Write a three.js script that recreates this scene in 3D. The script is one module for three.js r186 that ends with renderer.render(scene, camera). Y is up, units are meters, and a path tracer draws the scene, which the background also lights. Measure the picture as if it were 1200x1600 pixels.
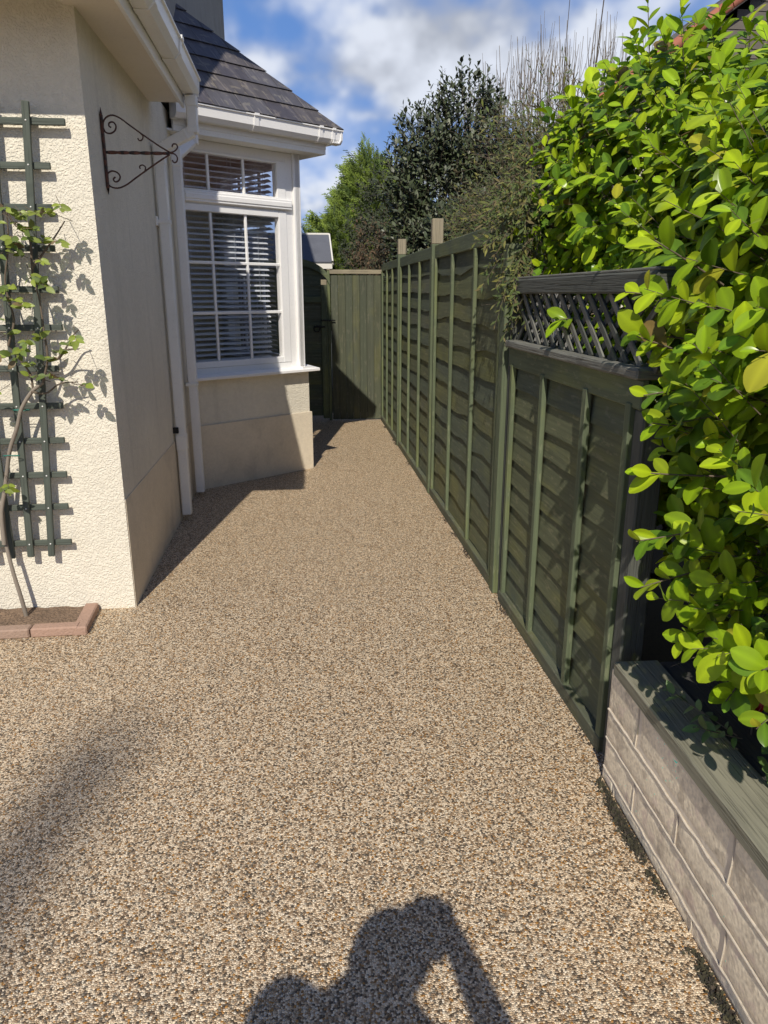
import * as THREE from 'three';
import { mergeGeometries } from 'three/addons/utils/BufferGeometryUtils.js';
import { MarchingCubes } from 'three/addons/objects/MarchingCubes.js';

// ---------------------------------------------------------------- camera, sky, sun
const D2R = Math.PI / 180;
const scene = new THREE.Scene();
const camera = new THREE.PerspectiveCamera(69.42, 0.75, 0.02, 600);
camera.position.set(0, 1.5, 0);
camera.rotation.set(-16.45 * D2R, -6.3 * D2R, 0, 'YXZ');
const renderer = new THREE.WebGLRenderer({ antialias: true });
renderer.setSize(768, 1024);
renderer.toneMapping = THREE.LinearToneMapping;
renderer.toneMappingExposure = 0.95;
renderer.shadowMap.enabled = true;

function rng(seed) { let a = seed >>> 0; return () => { a = (a + 0x6d2b79f5) | 0; let t = Math.imul(a ^ (a >>> 15), 1 | a); t = (t + Math.imul(t ^ (t >>> 7), 61 | t)) ^ t; return ((t ^ (t >>> 14)) >>> 0) / 4294967296; }; }
const hash2 = (x, y, s) => { let h = Math.imul(x, 374761393) + Math.imul(y, 668265263) + Math.imul(s, 974634321); h = Math.imul(h ^ (h >>> 13), 1274126177); return ((h ^ (h >>> 16)) >>> 0) / 4294967296; };
const mod = (a, n) => ((a % n) + n) % n;
function vnoise(x, y, px, py, s) {            // value noise, periodic in px, py cells
  const xi = Math.floor(x), yi = Math.floor(y), fx = x - xi, fy = y - yi, u = fx * fx * (3 - 2 * fx), v = fy * fy * (3 - 2 * fy);
  const a = hash2(mod(xi, px), mod(yi, py), s), b = hash2(mod(xi + 1, px), mod(yi, py), s), c = hash2(mod(xi, px), mod(yi + 1, py), s), d = hash2(mod(xi + 1, px), mod(yi + 1, py), s);
  return a + (b - a) * u + (c - a) * v + (a - b - c + d) * u * v;
}
function fbm(x, y, px, py, s, oct = 4) { let r = 0, a = 0.5, n = 0; for (let o = 0; o < oct; o++) { r += a * vnoise(x, y, px, py, s + o); n += a; a *= 0.5; x *= 2; y *= 2; px *= 2; py *= 2; } return r / n; }
const sstep = (a, b, x) => { const t = Math.min(1, Math.max(0, (x - a) / (b - a))); return t * t * (3 - 2 * t); };
const mix = (a, b, t) => a + (b - a) * t;

const SUN = new THREE.Vector3(-0.140, 0.695, 0.705).normalize();
{ // sky: air and clouds only
  const W = 2048, Hh = 1024, data = new Float32Array(W * Hh * 4);
  for (let j = 0; j < Hh; j++) {
    const el = ((j + 0.5) / Hh - 0.5) * Math.PI, sy = Math.sin(el), cy = Math.cos(el);
    for (let i = 0; i < W; i++) {
      const az = ((i + 0.5) / W - 0.5) * 2 * Math.PI, dx = Math.cos(az) * cy, dz = Math.sin(az) * cy;
      const up = Math.max(sy, 0.0);
      const f0 = Math.pow(up, 0.55); let r = mix(0.27, 0.018, f0), g = mix(0.53, 0.070, f0), b = mix(1.08, 0.28, f0);
      const k = 1.7 / (up + 0.28), cx = dx * k + 7.3, cz = dz * k + 3.1;
      const n = fbm(cx * 1.15, cz * 1.15, 512, 512, 11, 6), n2 = fbm(cx * 3.1 + 5, cz * 2.2, 512, 512, 31, 7), n3 = fbm(cx * 14 + 2, cz * 9, 1024, 1024, 41, 4);
      let c = sstep(0.42, 0.59, n * 0.62 + n2 * 0.30 + n3 * 0.08) * (1 - 0.8 * sstep(0.35, 0.75, up));
      c = Math.min(1, c + 0.45 * sstep(0.30, 0.0, up));
      const br = mix(0.55, 0.95, sstep(0.36, 0.62, n2 * 0.8 + n3 * 0.2));
      r = mix(r, br * 0.93, c * 0.88); g = mix(g, br * 0.97, c * 0.88); b = mix(b, br * 1.05, c * 0.88);
      if (sy < 0) { r = 0.16; g = 0.15; b = 0.12; }
      const o = (j * W + i) * 4; data[o] = r; data[o + 1] = g; data[o + 2] = b; data[o + 3] = 1;
    }
  }
  const sky = new THREE.DataTexture(data, W, Hh, THREE.RGBAFormat, THREE.FloatType);
  sky.mapping = THREE.EquirectangularReflectionMapping; sky.magFilter = THREE.LinearFilter; sky.minFilter = THREE.LinearFilter; sky.needsUpdate = true;
  scene.background = sky; scene.environment = sky;
}
const sun = new THREE.DirectionalLight(new THREE.Color(1.0, 0.93, 0.82), 5.0);
sun.position.copy(SUN).multiplyScalar(30).add(new THREE.Vector3(0, 0, -4)); sun.target.position.set(0, 0, -4);
sun.castShadow = true; sun.shadow.mapSize.set(4096, 4096); sun.shadow.radius = 1;
Object.assign(sun.shadow.camera, { left: -12, right: 12, top: 14, bottom: -14, near: 1, far: 80 });
scene.add(sun, sun.target);

// ---------------------------------------------------------------- textures
function dataTex(w, h, fn, srgb) {
  const d = new Uint8Array(w * h * 4), c = [0, 0, 0];
  for (let y = 0; y < h; y++) for (let x = 0; x < w; x++) { fn(x, y, c); const o = (y * w + x) * 4; d[o] = c[0]; d[o + 1] = c[1]; d[o + 2] = c[2]; d[o + 3] = 255; }
  const t = new THREE.DataTexture(d, w, h); t.wrapS = t.wrapT = THREE.RepeatWrapping; t.magFilter = THREE.LinearFilter; t.minFilter = THREE.LinearMipmapLinearFilter; t.generateMipmaps = true;
  if (srgb) t.colorSpace = THREE.SRGBColorSpace; t.needsUpdate = true; return t;
}
const grey = (f) => (x, y, c) => { c[0] = c[1] = c[2] = Math.max(0, Math.min(255, f(x, y) * 255)); };
const l2s = (v) => 255 * (v <= 0.0031308 ? v * 12.92 : 1.055 * Math.pow(Math.max(0, v), 1 / 2.4) - 0.055);
function rep(t, sx, sy = sx) { t.repeat.set(1 / sx, 1 / sy); return t; }

// resin-bound gravel: rounded stones 4-8 mm in a tile of 2.048 m
const PT = 2048, PM = 2.048;
const pebble = (() => {
  const CELL = 5, N = Math.floor(PT / CELL) ; const cs = PT / N;
  const col = new Uint8Array(PT * PT * 4), hgt = new Uint8Array(PT * PT * 4);
  const r = rng(77), px = new Float32Array(N * N), py = new Float32Array(N * N), pc = new Float32Array(N * N * 3), pr = new Float32Array(N * N);
  for (let i = 0; i < N * N; i++) {
    px[i] = (i % N) + 0.1 + 0.8 * r(); py[i] = Math.floor(i / N) + 0.1 + 0.8 * r(); pr[i] = 0.75 + 0.5 * r();
    const k = r(), v = 0.75 + 0.5 * r(); let a;
    if (k < 0.33) a = [0.79, 0.655, 0.475]; else if (k < 0.54) a = [0.55, 0.415, 0.27]; else if (k < 0.70) a = [0.30, 0.205, 0.12]; else if (k < 0.82) a = [0.10, 0.075, 0.05]; else if (k < 0.90) a = [0.22, 0.19, 0.145]; else if (k < 0.955) a = [0.40, 0.20, 0.05]; else a = [0.78, 0.70, 0.56];
    pc[i * 3] = a[0] * v; pc[i * 3 + 1] = a[1] * v; pc[i * 3 + 2] = a[2] * v;
  }
  for (let y = 0; y < PT; y++) for (let x = 0; x < PT; x++) {
    const fx = x / cs, fy = y / cs, ix = Math.floor(fx), iy = Math.floor(fy); let d1 = 9, d2 = 9, b = 0;
    for (let j = -1; j <= 1; j++) for (let i = -1; i <= 1; i++) {
      const gx = mod(ix + i, N), gy = mod(iy + j, N), id = gy * N + gx;
      let dx = px[id] - fx, dy = py[id] - fy; if (dx > N / 2) dx -= N; if (dx < -N / 2) dx += N; if (dy > N / 2) dy -= N; if (dy < -N / 2) dy += N;
      const d = Math.sqrt(dx * dx + dy * dy) / pr[id]; if (d < d1) { d2 = d1; d1 = d; b = id; } else if (d < d2) d2 = d;
    }
    const e = Math.min(1, (d2 - d1) * 3.2), dome = Math.sqrt(Math.max(0, 1 - Math.min(1, d1 * 1.15) ** 2)), o = (y * PT + x) * 4;
    const m = e < 0.28 ? 0.55 : 1;      // dark resin film between the stones
    for (let q = 0; q < 3; q++) col[o + q] = l2s(Math.min(1, pc[b * 3 + q] * m));
    col[o + 3] = 255; const hv = 255 * Math.min(1, 0.15 + 0.85 * dome * Math.sqrt(e)); hgt[o] = hgt[o + 1] = hgt[o + 2] = hv; hgt[o + 3] = 255;
  }
  const mk = (d, s) => { const t = new THREE.DataTexture(d, PT, PT); t.wrapS = t.wrapT = THREE.RepeatWrapping; t.magFilter = THREE.LinearFilter; t.minFilter = THREE.LinearMipmapLinearFilter; t.generateMipmaps = true; if (s) t.colorSpace = THREE.SRGBColorSpace; t.needsUpdate = true; return rep(t, PM); };
  return { map: mk(col, true), bump: mk(hgt, false) };
})();

// roughcast render: irregular blobs a few mm to 15 mm, tile 0.9 m
const RT = 1024, RM = 0.9;
const roughBump = rep(dataTex(RT, RT, (() => {
  return grey((x, y) => {
    const u = x / RT, v = y / RT; const wx = u + 0.012 * fbm(u * 40, v * 40, 40, 40, 3, 2), wy = v + 0.012 * fbm(u * 40 + 9, v * 40, 40, 40, 4, 2);
    const a = fbm(wx * 150, wy * 150, 150, 150, 21, 3), b = fbm(wx * 70, wy * 70, 70, 70, 25, 2);
    return a * 0.55 + sstep(0.4, 0.62, a) * 0.3 + b * 0.15;
  });
})()), RM);
const roughCol = rep(dataTex(512, 512, (x, y, c) => {
  const u = x / 512, v = y / 512, s = fbm(u * 6, v * 6, 6, 6, 51, 5), f = fbm(u * 120, v * 120, 120, 120, 55, 2), st = fbm(u * 22, v * 2.0, 22, 2, 58, 4);
  const m = 0.86 + 0.14 * s + 0.10 * (f - 0.5) - 0.07 * sstep(0.55, 0.8, st);
  c[0] = l2s(Math.min(1, m)); c[1] = l2s(Math.min(1, m * 0.995)); c[2] = l2s(Math.min(1, m * 0.975));
}, true), 2.3);
const stainCol = rep(dataTex(512, 512, (x, y, c) => {    // smooth plinth: blotchy grime with an outline
  const u = x / 512, v = y / 512, s = fbm(u * 5, v * 5, 5, 5, 71, 5), f = fbm(u * 90, v * 90, 90, 90, 75, 3), d = sstep(0.52, 0.75, fbm(u * 9, v * 7, 9, 7, 78, 5));
  const m = 0.82 + 0.2 * s + 0.14 * (f - 0.5) - 0.09 * d;
  c[0] = l2s(Math.min(1, m)); c[1] = l2s(Math.min(1, m * 0.985)); c[2] = l2s(Math.min(1, m * 0.95));
}, true), 1.3);
// wood grain: u along the grain, tile 1.2 x 0.4 m
const woodCol = dataTex(1024, 512, (x, y, c) => {
  const u = x / 1024, v = y / 512, w = v + 0.02 * fbm(u * 4, v * 3, 4, 3, 81, 3);
  const g = fbm(u * 5, w * 60, 5, 60, 82, 4), l = fbm(u * 9, w * 140, 9, 140, 86, 2), bl = fbm(u * 7, v * 4, 7, 4, 88, 4), kn = sstep(0.80, 0.86, vnoise(u * 14, v * 9, 14, 9, 89));
  const m = 0.62 + 0.46 * g * 1.0 - 0.22 * sstep(0.58, 0.8, l) + 0.36 * (bl - 0.5) - 0.18 * kn;
  c[0] = c[1] = c[2] = l2s(Math.max(0.03, Math.min(1, m)));
}, true); rep(woodCol, 1.2, 0.4);
const woodBump = rep(dataTex(1024, 512, grey((x, y) => { const u = x / 1024, v = y / 512; const w = v + 0.02 * fbm(u * 4, v * 3, 4, 3, 81, 3); return 0.5 * fbm(u * 5, w * 60, 5, 60, 82, 4) + 0.5 * (1 - sstep(0.55, 0.8, fbm(u * 9, w * 140, 9, 140, 86, 2))); })), 1.2, 0.4);
// painted boards with worn stain, algae and bare spots
const fenceCol = dataTex(1024, 1024, (x, y, c) => {
  const u = x / 1024, v = y / 1024, g = fbm(u * 6, v * 120, 6, 120, 92, 4), al = sstep(0.5, 0.74, fbm(u * 5, v * 8, 5, 8, 95, 5)), wear = sstep(0.66, 0.74, fbm(u * 30, v * 60, 30, 60, 98, 4)), bl = fbm(u * 3, v * 4, 3, 4, 99, 5);
  let r = 0.112, gg = 0.124, b = 0.080; r = mix(r, 0.175, al * 0.6); gg = mix(gg, 0.178, al * 0.6); b = mix(b, 0.075, al * 0.6);
  r = mix(r, 0.21, wear * 0.5); gg = mix(gg, 0.20, wear * 0.5); b = mix(b, 0.14, wear * 0.5);
  const m = (0.68 + 0.6 * g) * (0.78 + 0.44 * bl); c[0] = l2s(r * m); c[1] = l2s(gg * m); c[2] = l2s(b * m);
}, true); rep(fenceCol, 1.6, 0.9);
const slateCol = rep(dataTex(512, 512, (x, y, c) => {
  const u = x / 512, v = y / 512, s = fbm(u * 7, v * 5, 7, 5, 101, 5), st = fbm(u * 40, v * 4, 40, 4, 105, 4), li = sstep(0.64, 0.74, fbm(u * 16, v * 16, 16, 16, 107, 4)), sc = sstep(0.69, 0.73, fbm(u * 60, v * 5, 60, 5, 108, 3));
  const m = (0.62 + 0.7 * s) * (0.8 + 0.4 * st); let r = 0.086 * m, g = 0.082 * m, b = 0.090 * m;
  r = mix(r, 0.27, li * 0.35); g = mix(g, 0.25, li * 0.35); b = mix(b, 0.2, li * 0.35); r = mix(r, 0.24, sc * 0.5); g = mix(g, 0.22, sc * 0.5); b = mix(b, 0.20, sc * 0.5);
  c[0] = l2s(r); c[1] = l2s(g); c[2] = l2s(b);
}, true), 0.8);
const slateBump = rep(dataTex(512, 512, grey((x, y) => 0.6 * fbm(x / 512 * 20, y / 512 * 14, 20, 14, 111, 5) + 0.4 * fbm(x / 512 * 90, y / 512 * 12, 90, 12, 115, 3))), 0.8);
const blockCol = rep(dataTex(1024, 512, (x, y, c) => {
  const u = x / 1024, v = y / 512, f = fbm(u * 160, v * 80, 160, 80, 121, 3), s = fbm(u * 8, v * 4, 8, 4, 124, 5), d = 0.7 * sstep(0.6, 0.72, fbm(u * 22, v * 14, 22, 14, 128, 6)), w = sstep(0.63, 0.7, fbm(u * 22, v * 12, 22, 12, 131, 5));
  let r = 0.88, g = 0.77, b = 0.57; const m = 0.78 + 0.3 * s + 0.5 * (f - 0.5); r *= m; g *= m; b *= m;
  r = mix(r, 0.20, d * 0.5); g = mix(g, 0.155, d * 0.5); b = mix(b, 0.12, d * 0.5); r = mix(r, 0.68, w * 0.4); g = mix(g, 0.53, w * 0.4); b = mix(b, 0.45, w * 0.4);
  c[0] = l2s(r); c[1] = l2s(g); c[2] = l2s(b);
}, true), 1.2, 0.6);
const blockBump = rep(dataTex(1024, 512, grey((x, y) => 0.55 * fbm(x / 1024 * 150, y / 512 * 75, 150, 75, 141, 4) + 0.45 * fbm(x / 1024 * 24, y / 512 * 12, 24, 12, 145, 4))), 1.2, 0.6);
const soilCol = rep(dataTex(512, 512, (x, y, c) => { const u = x / 512, v = y / 512, f = fbm(u * 60, v * 60, 60, 60, 151, 5), s = fbm(u * 6, v * 6, 6, 6, 155, 4); const m = 0.4 + 1.3 * f * (0.6 + 0.7 * s); c[0] = l2s(0.17 * m); c[1] = l2s(0.115 * m); c[2] = l2s(0.075 * m); }, true), 0.5);
const fineBump = rep(dataTex(512, 512, grey((x, y) => fbm(x / 512 * 60, y / 512 * 60, 60, 60, 161, 5))), 0.5);
const rustCol = rep(dataTex(256, 256, (x, y, c) => { const u = x / 256, v = y / 256, f = fbm(u * 20, v * 20, 20, 20, 171, 5), p = sstep(0.5, 0.6, fbm(u * 9, v * 9, 9, 9, 175, 4)); c[0] = l2s(mix(0.115, 0.03, p) * (0.5 + f)); c[1] = l2s(mix(0.048, 0.022, p) * (0.5 + f)); c[2] = l2s(mix(0.03, 0.02, p) * (0.5 + f)); }, true), 0.2);
const dirtCol = rep(dataTex(512, 512, (x, y, c) => { const u = x / 512, v = y / 512, s = fbm(u * 6, v * 6, 6, 6, 181, 5), sp = sstep(0.7, 0.76, fbm(u * 70, v * 70, 70, 70, 185, 3)); const m = 0.95 + 0.09 * (s - 0.5) - 0.05 * sp; c[0] = l2s(m); c[1] = l2s(m * 0.99); c[2] = l2s(m * 0.965); }, true), 0.9);

// ---------------------------------------------------------------- materials
const lin = (r, g, b) => new THREE.Color().setRGB(r, g, b);
const std = (o) => new THREE.MeshStandardMaterial(o), phy = (o) => new THREE.MeshPhysicalMaterial(o);
const M = {
  patio: std({ color: lin(0.94, 0.91, 0.865), map: pebble.map, bumpMap: pebble.bump, bumpScale: 0.0035, roughness: 0.5 }),
  render: std({ color: lin(0.77, 0.72, 0.605), map: roughCol, bumpMap: roughBump, bumpScale: 0.004, roughness: 0.9 }),
  plinth: std({ color: lin(0.72, 0.64, 0.51), map: stainCol, bumpMap: fineBump, bumpScale: 0.002, roughness: 0.9 }),
  cement: std({ color: lin(0.36, 0.345, 0.31), map: stainCol, bumpMap: roughBump, bumpScale: 0.006, roughness: 0.95 }),
  upvc: std({ color: lin(0.86, 0.86, 0.86), map: dirtCol, roughness: 0.28 }),
  gutter: std({ color: lin(0.82, 0.82, 0.80), map: dirtCol, roughness: 0.35 }),
  soffit: std({ color: lin(0.72, 0.67, 0.58), map: dirtCol, roughness: 0.6 }),
  glass: phy({ color: lin(1, 1, 1), transmission: 1, thickness: 0, roughness: 0.0, ior: 1.52 }),
  slate: std({ map: slateCol, bumpMap: slateBump, bumpScale: 0.003, roughness: 0.55 }),
  slateB: std({ color: lin(0.8, 0.76, 0.76), map: slateCol, bumpMap: slateBump, bumpScale: 0.003, roughness: 0.5 }),
  slateC: std({ color: lin(1.0, 0.95, 0.88), map: slateCol, bumpMap: slateBump, bumpScale: 0.003, roughness: 0.6 }),
  blind: std({ color: lin(0.58, 0.61, 0.66), roughness: 0.5 }),
  room: std({ color: lin(0.34, 0.31, 0.28), map: dirtCol, roughness: 0.9 }),
  rust: std({ map: rustCol, roughness: 0.8, bumpMap: fineBump, bumpScale: 0.0006 }),
  soil: std({ map: soilCol, bumpMap: fineBump, bumpScale: 0.012, roughness: 1 }),
  brick: std({ color: lin(0.38, 0.25, 0.19), map: stainCol, bumpMap: fineBump, bumpScale: 0.003, roughness: 0.9 }),
  brickB: std({ color: lin(0.34, 0.24, 0.185), map: stainCol, bumpMap: fineBump, bumpScale: 0.003, roughness: 0.9 }),
  block: std({ map: blockCol, bumpMap: blockBump, bumpScale: 0.002, roughness: 0.95 }),
  mortar: std({ color: lin(0.74, 0.66, 0.54), map: stainCol, bumpMap: fineBump, bumpScale: 0.001, roughness: 0.95 }),
  sleeper: std({ color: lin(0.25, 0.24, 0.17), map: woodCol, bumpMap: woodBump, bumpScale: 0.003, roughness: 0.85 }),
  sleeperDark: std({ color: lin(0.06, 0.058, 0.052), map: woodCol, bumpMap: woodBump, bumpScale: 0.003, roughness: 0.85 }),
  trellisGreen: std({ color: lin(0.082, 0.098, 0.078), map: woodCol, bumpMap: woodBump, bumpScale: 0.0015, roughness: 0.75 }),
  weathered: std({ color: lin(0.18, 0.18, 0.15), map: woodCol, bumpMap: woodBump, bumpScale: 0.004, roughness: 0.9 }),
  darkWood: std({ color: lin(0.085, 0.09, 0.075), map: woodCol, bumpMap: woodBump, bumpScale: 0.003, roughness: 0.9 }),
  bareWood: std({ color: lin(0.30, 0.26, 0.18), map: woodCol, bumpMap: woodBump, bumpScale: 0.002, roughness: 0.85 }),
  felt: std({ color: lin(0.115, 0.125, 0.155), map: stainCol, bumpMap: fineBump, bumpScale: 0.002, roughness: 0.9 }),
  iron: std({ color: lin(0.02, 0.02, 0.02), roughness: 0.5, metalness: 0.6 }),
  whiteTrim: std({ color: lin(0.72, 0.70, 0.64), roughness: 0.6 }),
  twig: std({ color: lin(0.13, 0.10, 0.07), roughness: 0.9 }),
  twigPale: std({ color: lin(0.23, 0.195, 0.155), roughness: 0.9 }),
  bark: std({ color: lin(0.11, 0.085, 0.06), map: woodCol, bumpMap: woodBump, bumpScale: 0.004, roughness: 0.95 }),
  grass: std({ color: lin(0.07, 0.10, 0.03), map: soilCol, roughness: 1 }),
};
const fenceTints = [[1, 1, 1], [0.86, 0.94, 0.9], [1.12, 1.12, 0.86], [0.9, 1.0, 1.0], [1.2, 1.22, 0.8]];
const fenceMats = fenceTints.map(([r, g, b]) => std({ color: lin(r, g, b).multiplyScalar(0.76), map: fenceCol, bumpMap: woodBump, bumpScale: 0.0006, roughness: 0.8 }));
const closeMats = [[1, 1, 1], [0.94, 0.97, 0.95], [1.05, 1.04, 0.95]].map(([r, g, b]) => std({ color: lin(r, g, b).multiplyScalar(0.60), map: fenceCol, bumpMap: woodBump, bumpScale: 0.0008, roughness: 0.8 }));
const fencePost = std({ color: lin(0.84, 0.94, 0.78), map: fenceCol, bumpMap: woodBump, bumpScale: 0.0008, roughness: 0.75 });
const leafMat = (c, o = {}) => phy({ color: lin(...c), vertexColors: true, side: THREE.DoubleSide, roughness: 0.6, transmission: 0.3, thickness: 0, clearcoat: 0.2, clearcoatRoughness: 0.3, ...o });
M.hedgeLeaf = leafMat([1, 1, 1], { roughness: 0.7, clearcoat: 0.22, clearcoatRoughness: 0.22, specularIntensity: 0.3 });
M.roseLeaf = leafMat([1, 1, 1], { clearcoat: 0.15 });
M.darkLeaf = leafMat([1, 1, 1], { transmission: 0.08, clearcoat: 0.3, clearcoatRoughness: 0.4, roughness: 0.6 });
M.softLeaf = leafMat([1, 1, 1], { transmission: 0.25, clearcoat: 0, roughness: 0.9 });

// ---------------------------------------------------------------- building helpers
const V = (x, y, z) => new THREE.Vector3(x, y, z);
const used = {};
function numbered(n) { const k = used[n] = (used[n] ?? -1) + 1; return k ? n + '_' + String(k).padStart(3, '0') : n; }
function shade(m) { m.castShadow = true; m.receiveShadow = true; return m; }
// a thing: a Group at its base; geometry of its parts is given in world coordinates
function thing(name, label, category, base = [0, 0, 0], group) {
  const o = new THREE.Group(); o.name = numbered(name); o.position.set(...base); o.userData = { label, category }; if (group) o.userData.group = group; scene.add(o); return o;
}
const rootOf = (o) => { while (o.parent && o.parent !== scene) o = o.parent; return o; };
function part(name, geo, mat, parent, label) {
  const r = rootOf(parent); if (Array.isArray(geo)) geo = merge(geo);
  geo.translate(-r.position.x, -r.position.y, -r.position.z);
  const m = shade(new THREE.Mesh(geo, mat)); m.name = name; parent.add(m); if (label) m.userData.label = label; return m;
}
function piece(name, geo, mat, parent, pos, quat, scale) {      // shares a geometry; pos in world
  const r = rootOf(parent), m = shade(new THREE.Mesh(geo, mat)); m.name = name; m.position.copy(pos).sub(r.position); if (quat) m.quaternion.copy(quat); if (scale) m.scale.copy(scale); parent.add(m); return m;
}
function single(name, geo, mat, label, category, group) { if (Array.isArray(geo)) geo = merge(geo); const m = shade(new THREE.Mesh(geo, mat)); m.name = numbered(name); m.userData = { label, category }; if (group) m.userData.group = group; scene.add(m); return m; }
function struct(name, geo, mat) { const m = shade(new THREE.Mesh(geo, mat)); m.name = name; m.userData.kind = 'structure'; scene.add(m); return m; }
function plain(g) { const q = g.index ? g.toNonIndexed() : g; for (const k of Object.keys(q.attributes)) if (!['position', 'normal', 'uv'].includes(k)) q.deleteAttribute(k); return q; }
const merge = (a) => a.length === 1 ? a[0] : mergeGeometries(a.map(plain));
function boxUV(g, off = [0, 0], grain = 0) {   // uv in metres from the dominant normal; grain: axis that u follows
  const q = g.index ? g.toNonIndexed() : g; const p = q.attributes.position, n = q.attributes.normal, uv = new Float32Array(p.count * 2), ax = [0, 1, 2].filter((k) => k !== grain);
  for (let i = 0; i < p.count; i += 3) {
    const nn = [0, 0, 0]; for (let k = 0; k < 3; k++) { nn[0] += Math.abs(n.getX(i + k)); nn[1] += Math.abs(n.getY(i + k)); nn[2] += Math.abs(n.getZ(i + k)); }
    const d = nn.indexOf(Math.max(...nn));
    for (let k = 0; k < 3; k++) { const c = [p.getX(i + k), p.getY(i + k), p.getZ(i + k)]; let a, b; if (d === grain) { a = c[ax[0]]; b = c[ax[1]]; } else { a = c[grain]; b = c[ax.find((t) => t !== d)]; } uv[(i + k) * 2] = a + off[0]; uv[(i + k) * 2 + 1] = b + off[1]; }
  }
  q.setAttribute('uv', new THREE.BufferAttribute(uv, 2)); return q;
}
// chamfered box centred at the origin, 44 triangles
function cbox(w, h, d, c = 0.003, grain = 0, off = [0, 0]) {
  const X = w / 2, Y = h / 2, Z = d / 2, pos = [], S = [-1, 1]; c = Math.min(c, X * 0.8, Y * 0.8, Z * 0.8);
  const quad = (a, b, e, f, o) => { const n = V().subVectors(V(...b), V(...a)).cross(V().subVectors(V(...e), V(...a))); const t = n.dot(V(...o)) > 0 ? [a, b, e, a, e, f] : [a, e, b, a, f, e]; for (const v of t) pos.push(...v); };
  for (const s of S) {
    quad([s * X, -Y + c, -Z + c], [s * X, Y - c, -Z + c], [s * X, Y - c, Z - c], [s * X, -Y + c, Z - c], [s, 0, 0]);
    quad([-X + c, s * Y, -Z + c], [X - c, s * Y, -Z + c], [X - c, s * Y, Z - c], [-X + c, s * Y, Z - c], [0, s, 0]);
    quad([-X + c, -Y + c, s * Z], [X - c, -Y + c, s * Z], [X - c, Y - c, s * Z], [-X + c, Y - c, s * Z], [0, 0, s]);
    for (const t of S) {
      quad([s * X, t * (Y - c), -Z + c], [s * X, t * (Y - c), Z - c], [s * (X - c), t * Y, Z - c], [s * (X - c), t * Y, -Z + c], [s, t, 0]);
      quad([s * X, -Y + c, t * (Z - c)], [s * X, Y - c, t * (Z - c)], [s * (X - c), Y - c, t * Z], [s * (X - c), -Y + c, t * Z], [s, 0, t]);
      quad([-X + c, s * Y, t * (Z - c)], [X - c, s * Y, t * (Z - c)], [X - c, s * (Y - c), t * Z], [-X + c, s * (Y - c), t * Z], [0, s, t]);
      for (const q of S) { const a = [s * X, t * (Y - c), q * (Z - c)], b = [s * (X - c), t * Y, q * (Z - c)], e = [s * (X - c), t * (Y - c), q * Z]; const n = V().subVectors(V(...b), V(...a)).cross(V().subVectors(V(...e), V(...a))); for (const v of (n.dot(V(s, t, q)) > 0 ? [a, b, e] : [a, e, b])) pos.push(...v); }
    }
  }
  const g = new THREE.BufferGeometry(); g.setAttribute('position', new THREE.Float32BufferAttribute(pos, 3)); g.computeVertexNormals(); return boxUV(g, off, grain);
}
const cboxAt = (x0, x1, y0, y1, z0, z1, c = 0.003, grain = 0, off = [0, 0]) => { const g = cbox(Math.abs(x1 - x0), Math.abs(y1 - y0), Math.abs(z1 - z0), c, grain, off); return g.translate((x0 + x1) / 2, (y0 + y1) / 2, (z0 + z1) / 2); };
function prism(pts, h0, h1) {                  // plan polygon [x, z] extruded from y = h0 to h1
  const s = new THREE.Shape(pts.map(([x, z]) => new THREE.Vector2(x, -z))); const g = new THREE.ExtrudeGeometry(s, { depth: h1 - h0, bevelEnabled: false }); g.rotateX(-Math.PI / 2); g.translate(0, h0, 0); return wallUV(g);
}
function wallUV(g) {                           // uv in metres, u along the wall
  const q = g.index ? g.toNonIndexed() : g; q.computeVertexNormals(); const p = q.attributes.position, n = q.attributes.normal, uv = new Float32Array(p.count * 2);
  for (let i = 0; i < p.count; i++) { const nx = n.getX(i), ny = n.getY(i), nz = n.getZ(i); if (Math.abs(ny) > 0.8) { uv[i * 2] = p.getX(i); uv[i * 2 + 1] = p.getZ(i); } else { const l = Math.hypot(nx, nz); uv[i * 2] = (p.getX(i) * nz - p.getZ(i) * nx) / l; uv[i * 2 + 1] = p.getY(i); } }
  q.setAttribute('uv', new THREE.BufferAttribute(uv, 2)); return q;
}
function tube(pts, r0, r1 = r0, rad = 6, seg) {
  const v = pts.map((p) => p.isVector3 ? p : V(...p)), c = new THREE.CatmullRomCurve3(v, false, 'centripetal'); seg = seg ?? (v.length - 1) * 4;
  const g = new THREE.TubeGeometry(c, seg, 1, rad, false), p = g.attributes.position, q = V();
  for (let i = 0; i <= seg; i++) { c.getPointAt(i / seg, q); const r = r0 + (r1 - r0) * i / seg; for (let j = 0; j <= rad; j++) { const k = i * (rad + 1) + j; p.setXYZ(k, q.x + (p.getX(k) - q.x) * r, q.y + (p.getY(k) - q.y) * r, q.z + (p.getZ(k) - q.z) * r); } }
  return g;
}

// ---------------------------------------------------------------- ground
struct('ground', (() => { const g = new THREE.PlaneGeometry(600, 600); g.rotateX(-Math.PI / 2); g.translate(0, -0.012, 0); return boxUV(g); })(), M.grass);
struct('patio', (() => { const g = new THREE.PlaneGeometry(8.1, 17, 1, 1); g.rotateX(-Math.PI / 2); g.translate(-2.9, 0, -1.2); return boxUV(g, [0.37, 0.61]); })(), M.patio);

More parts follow.
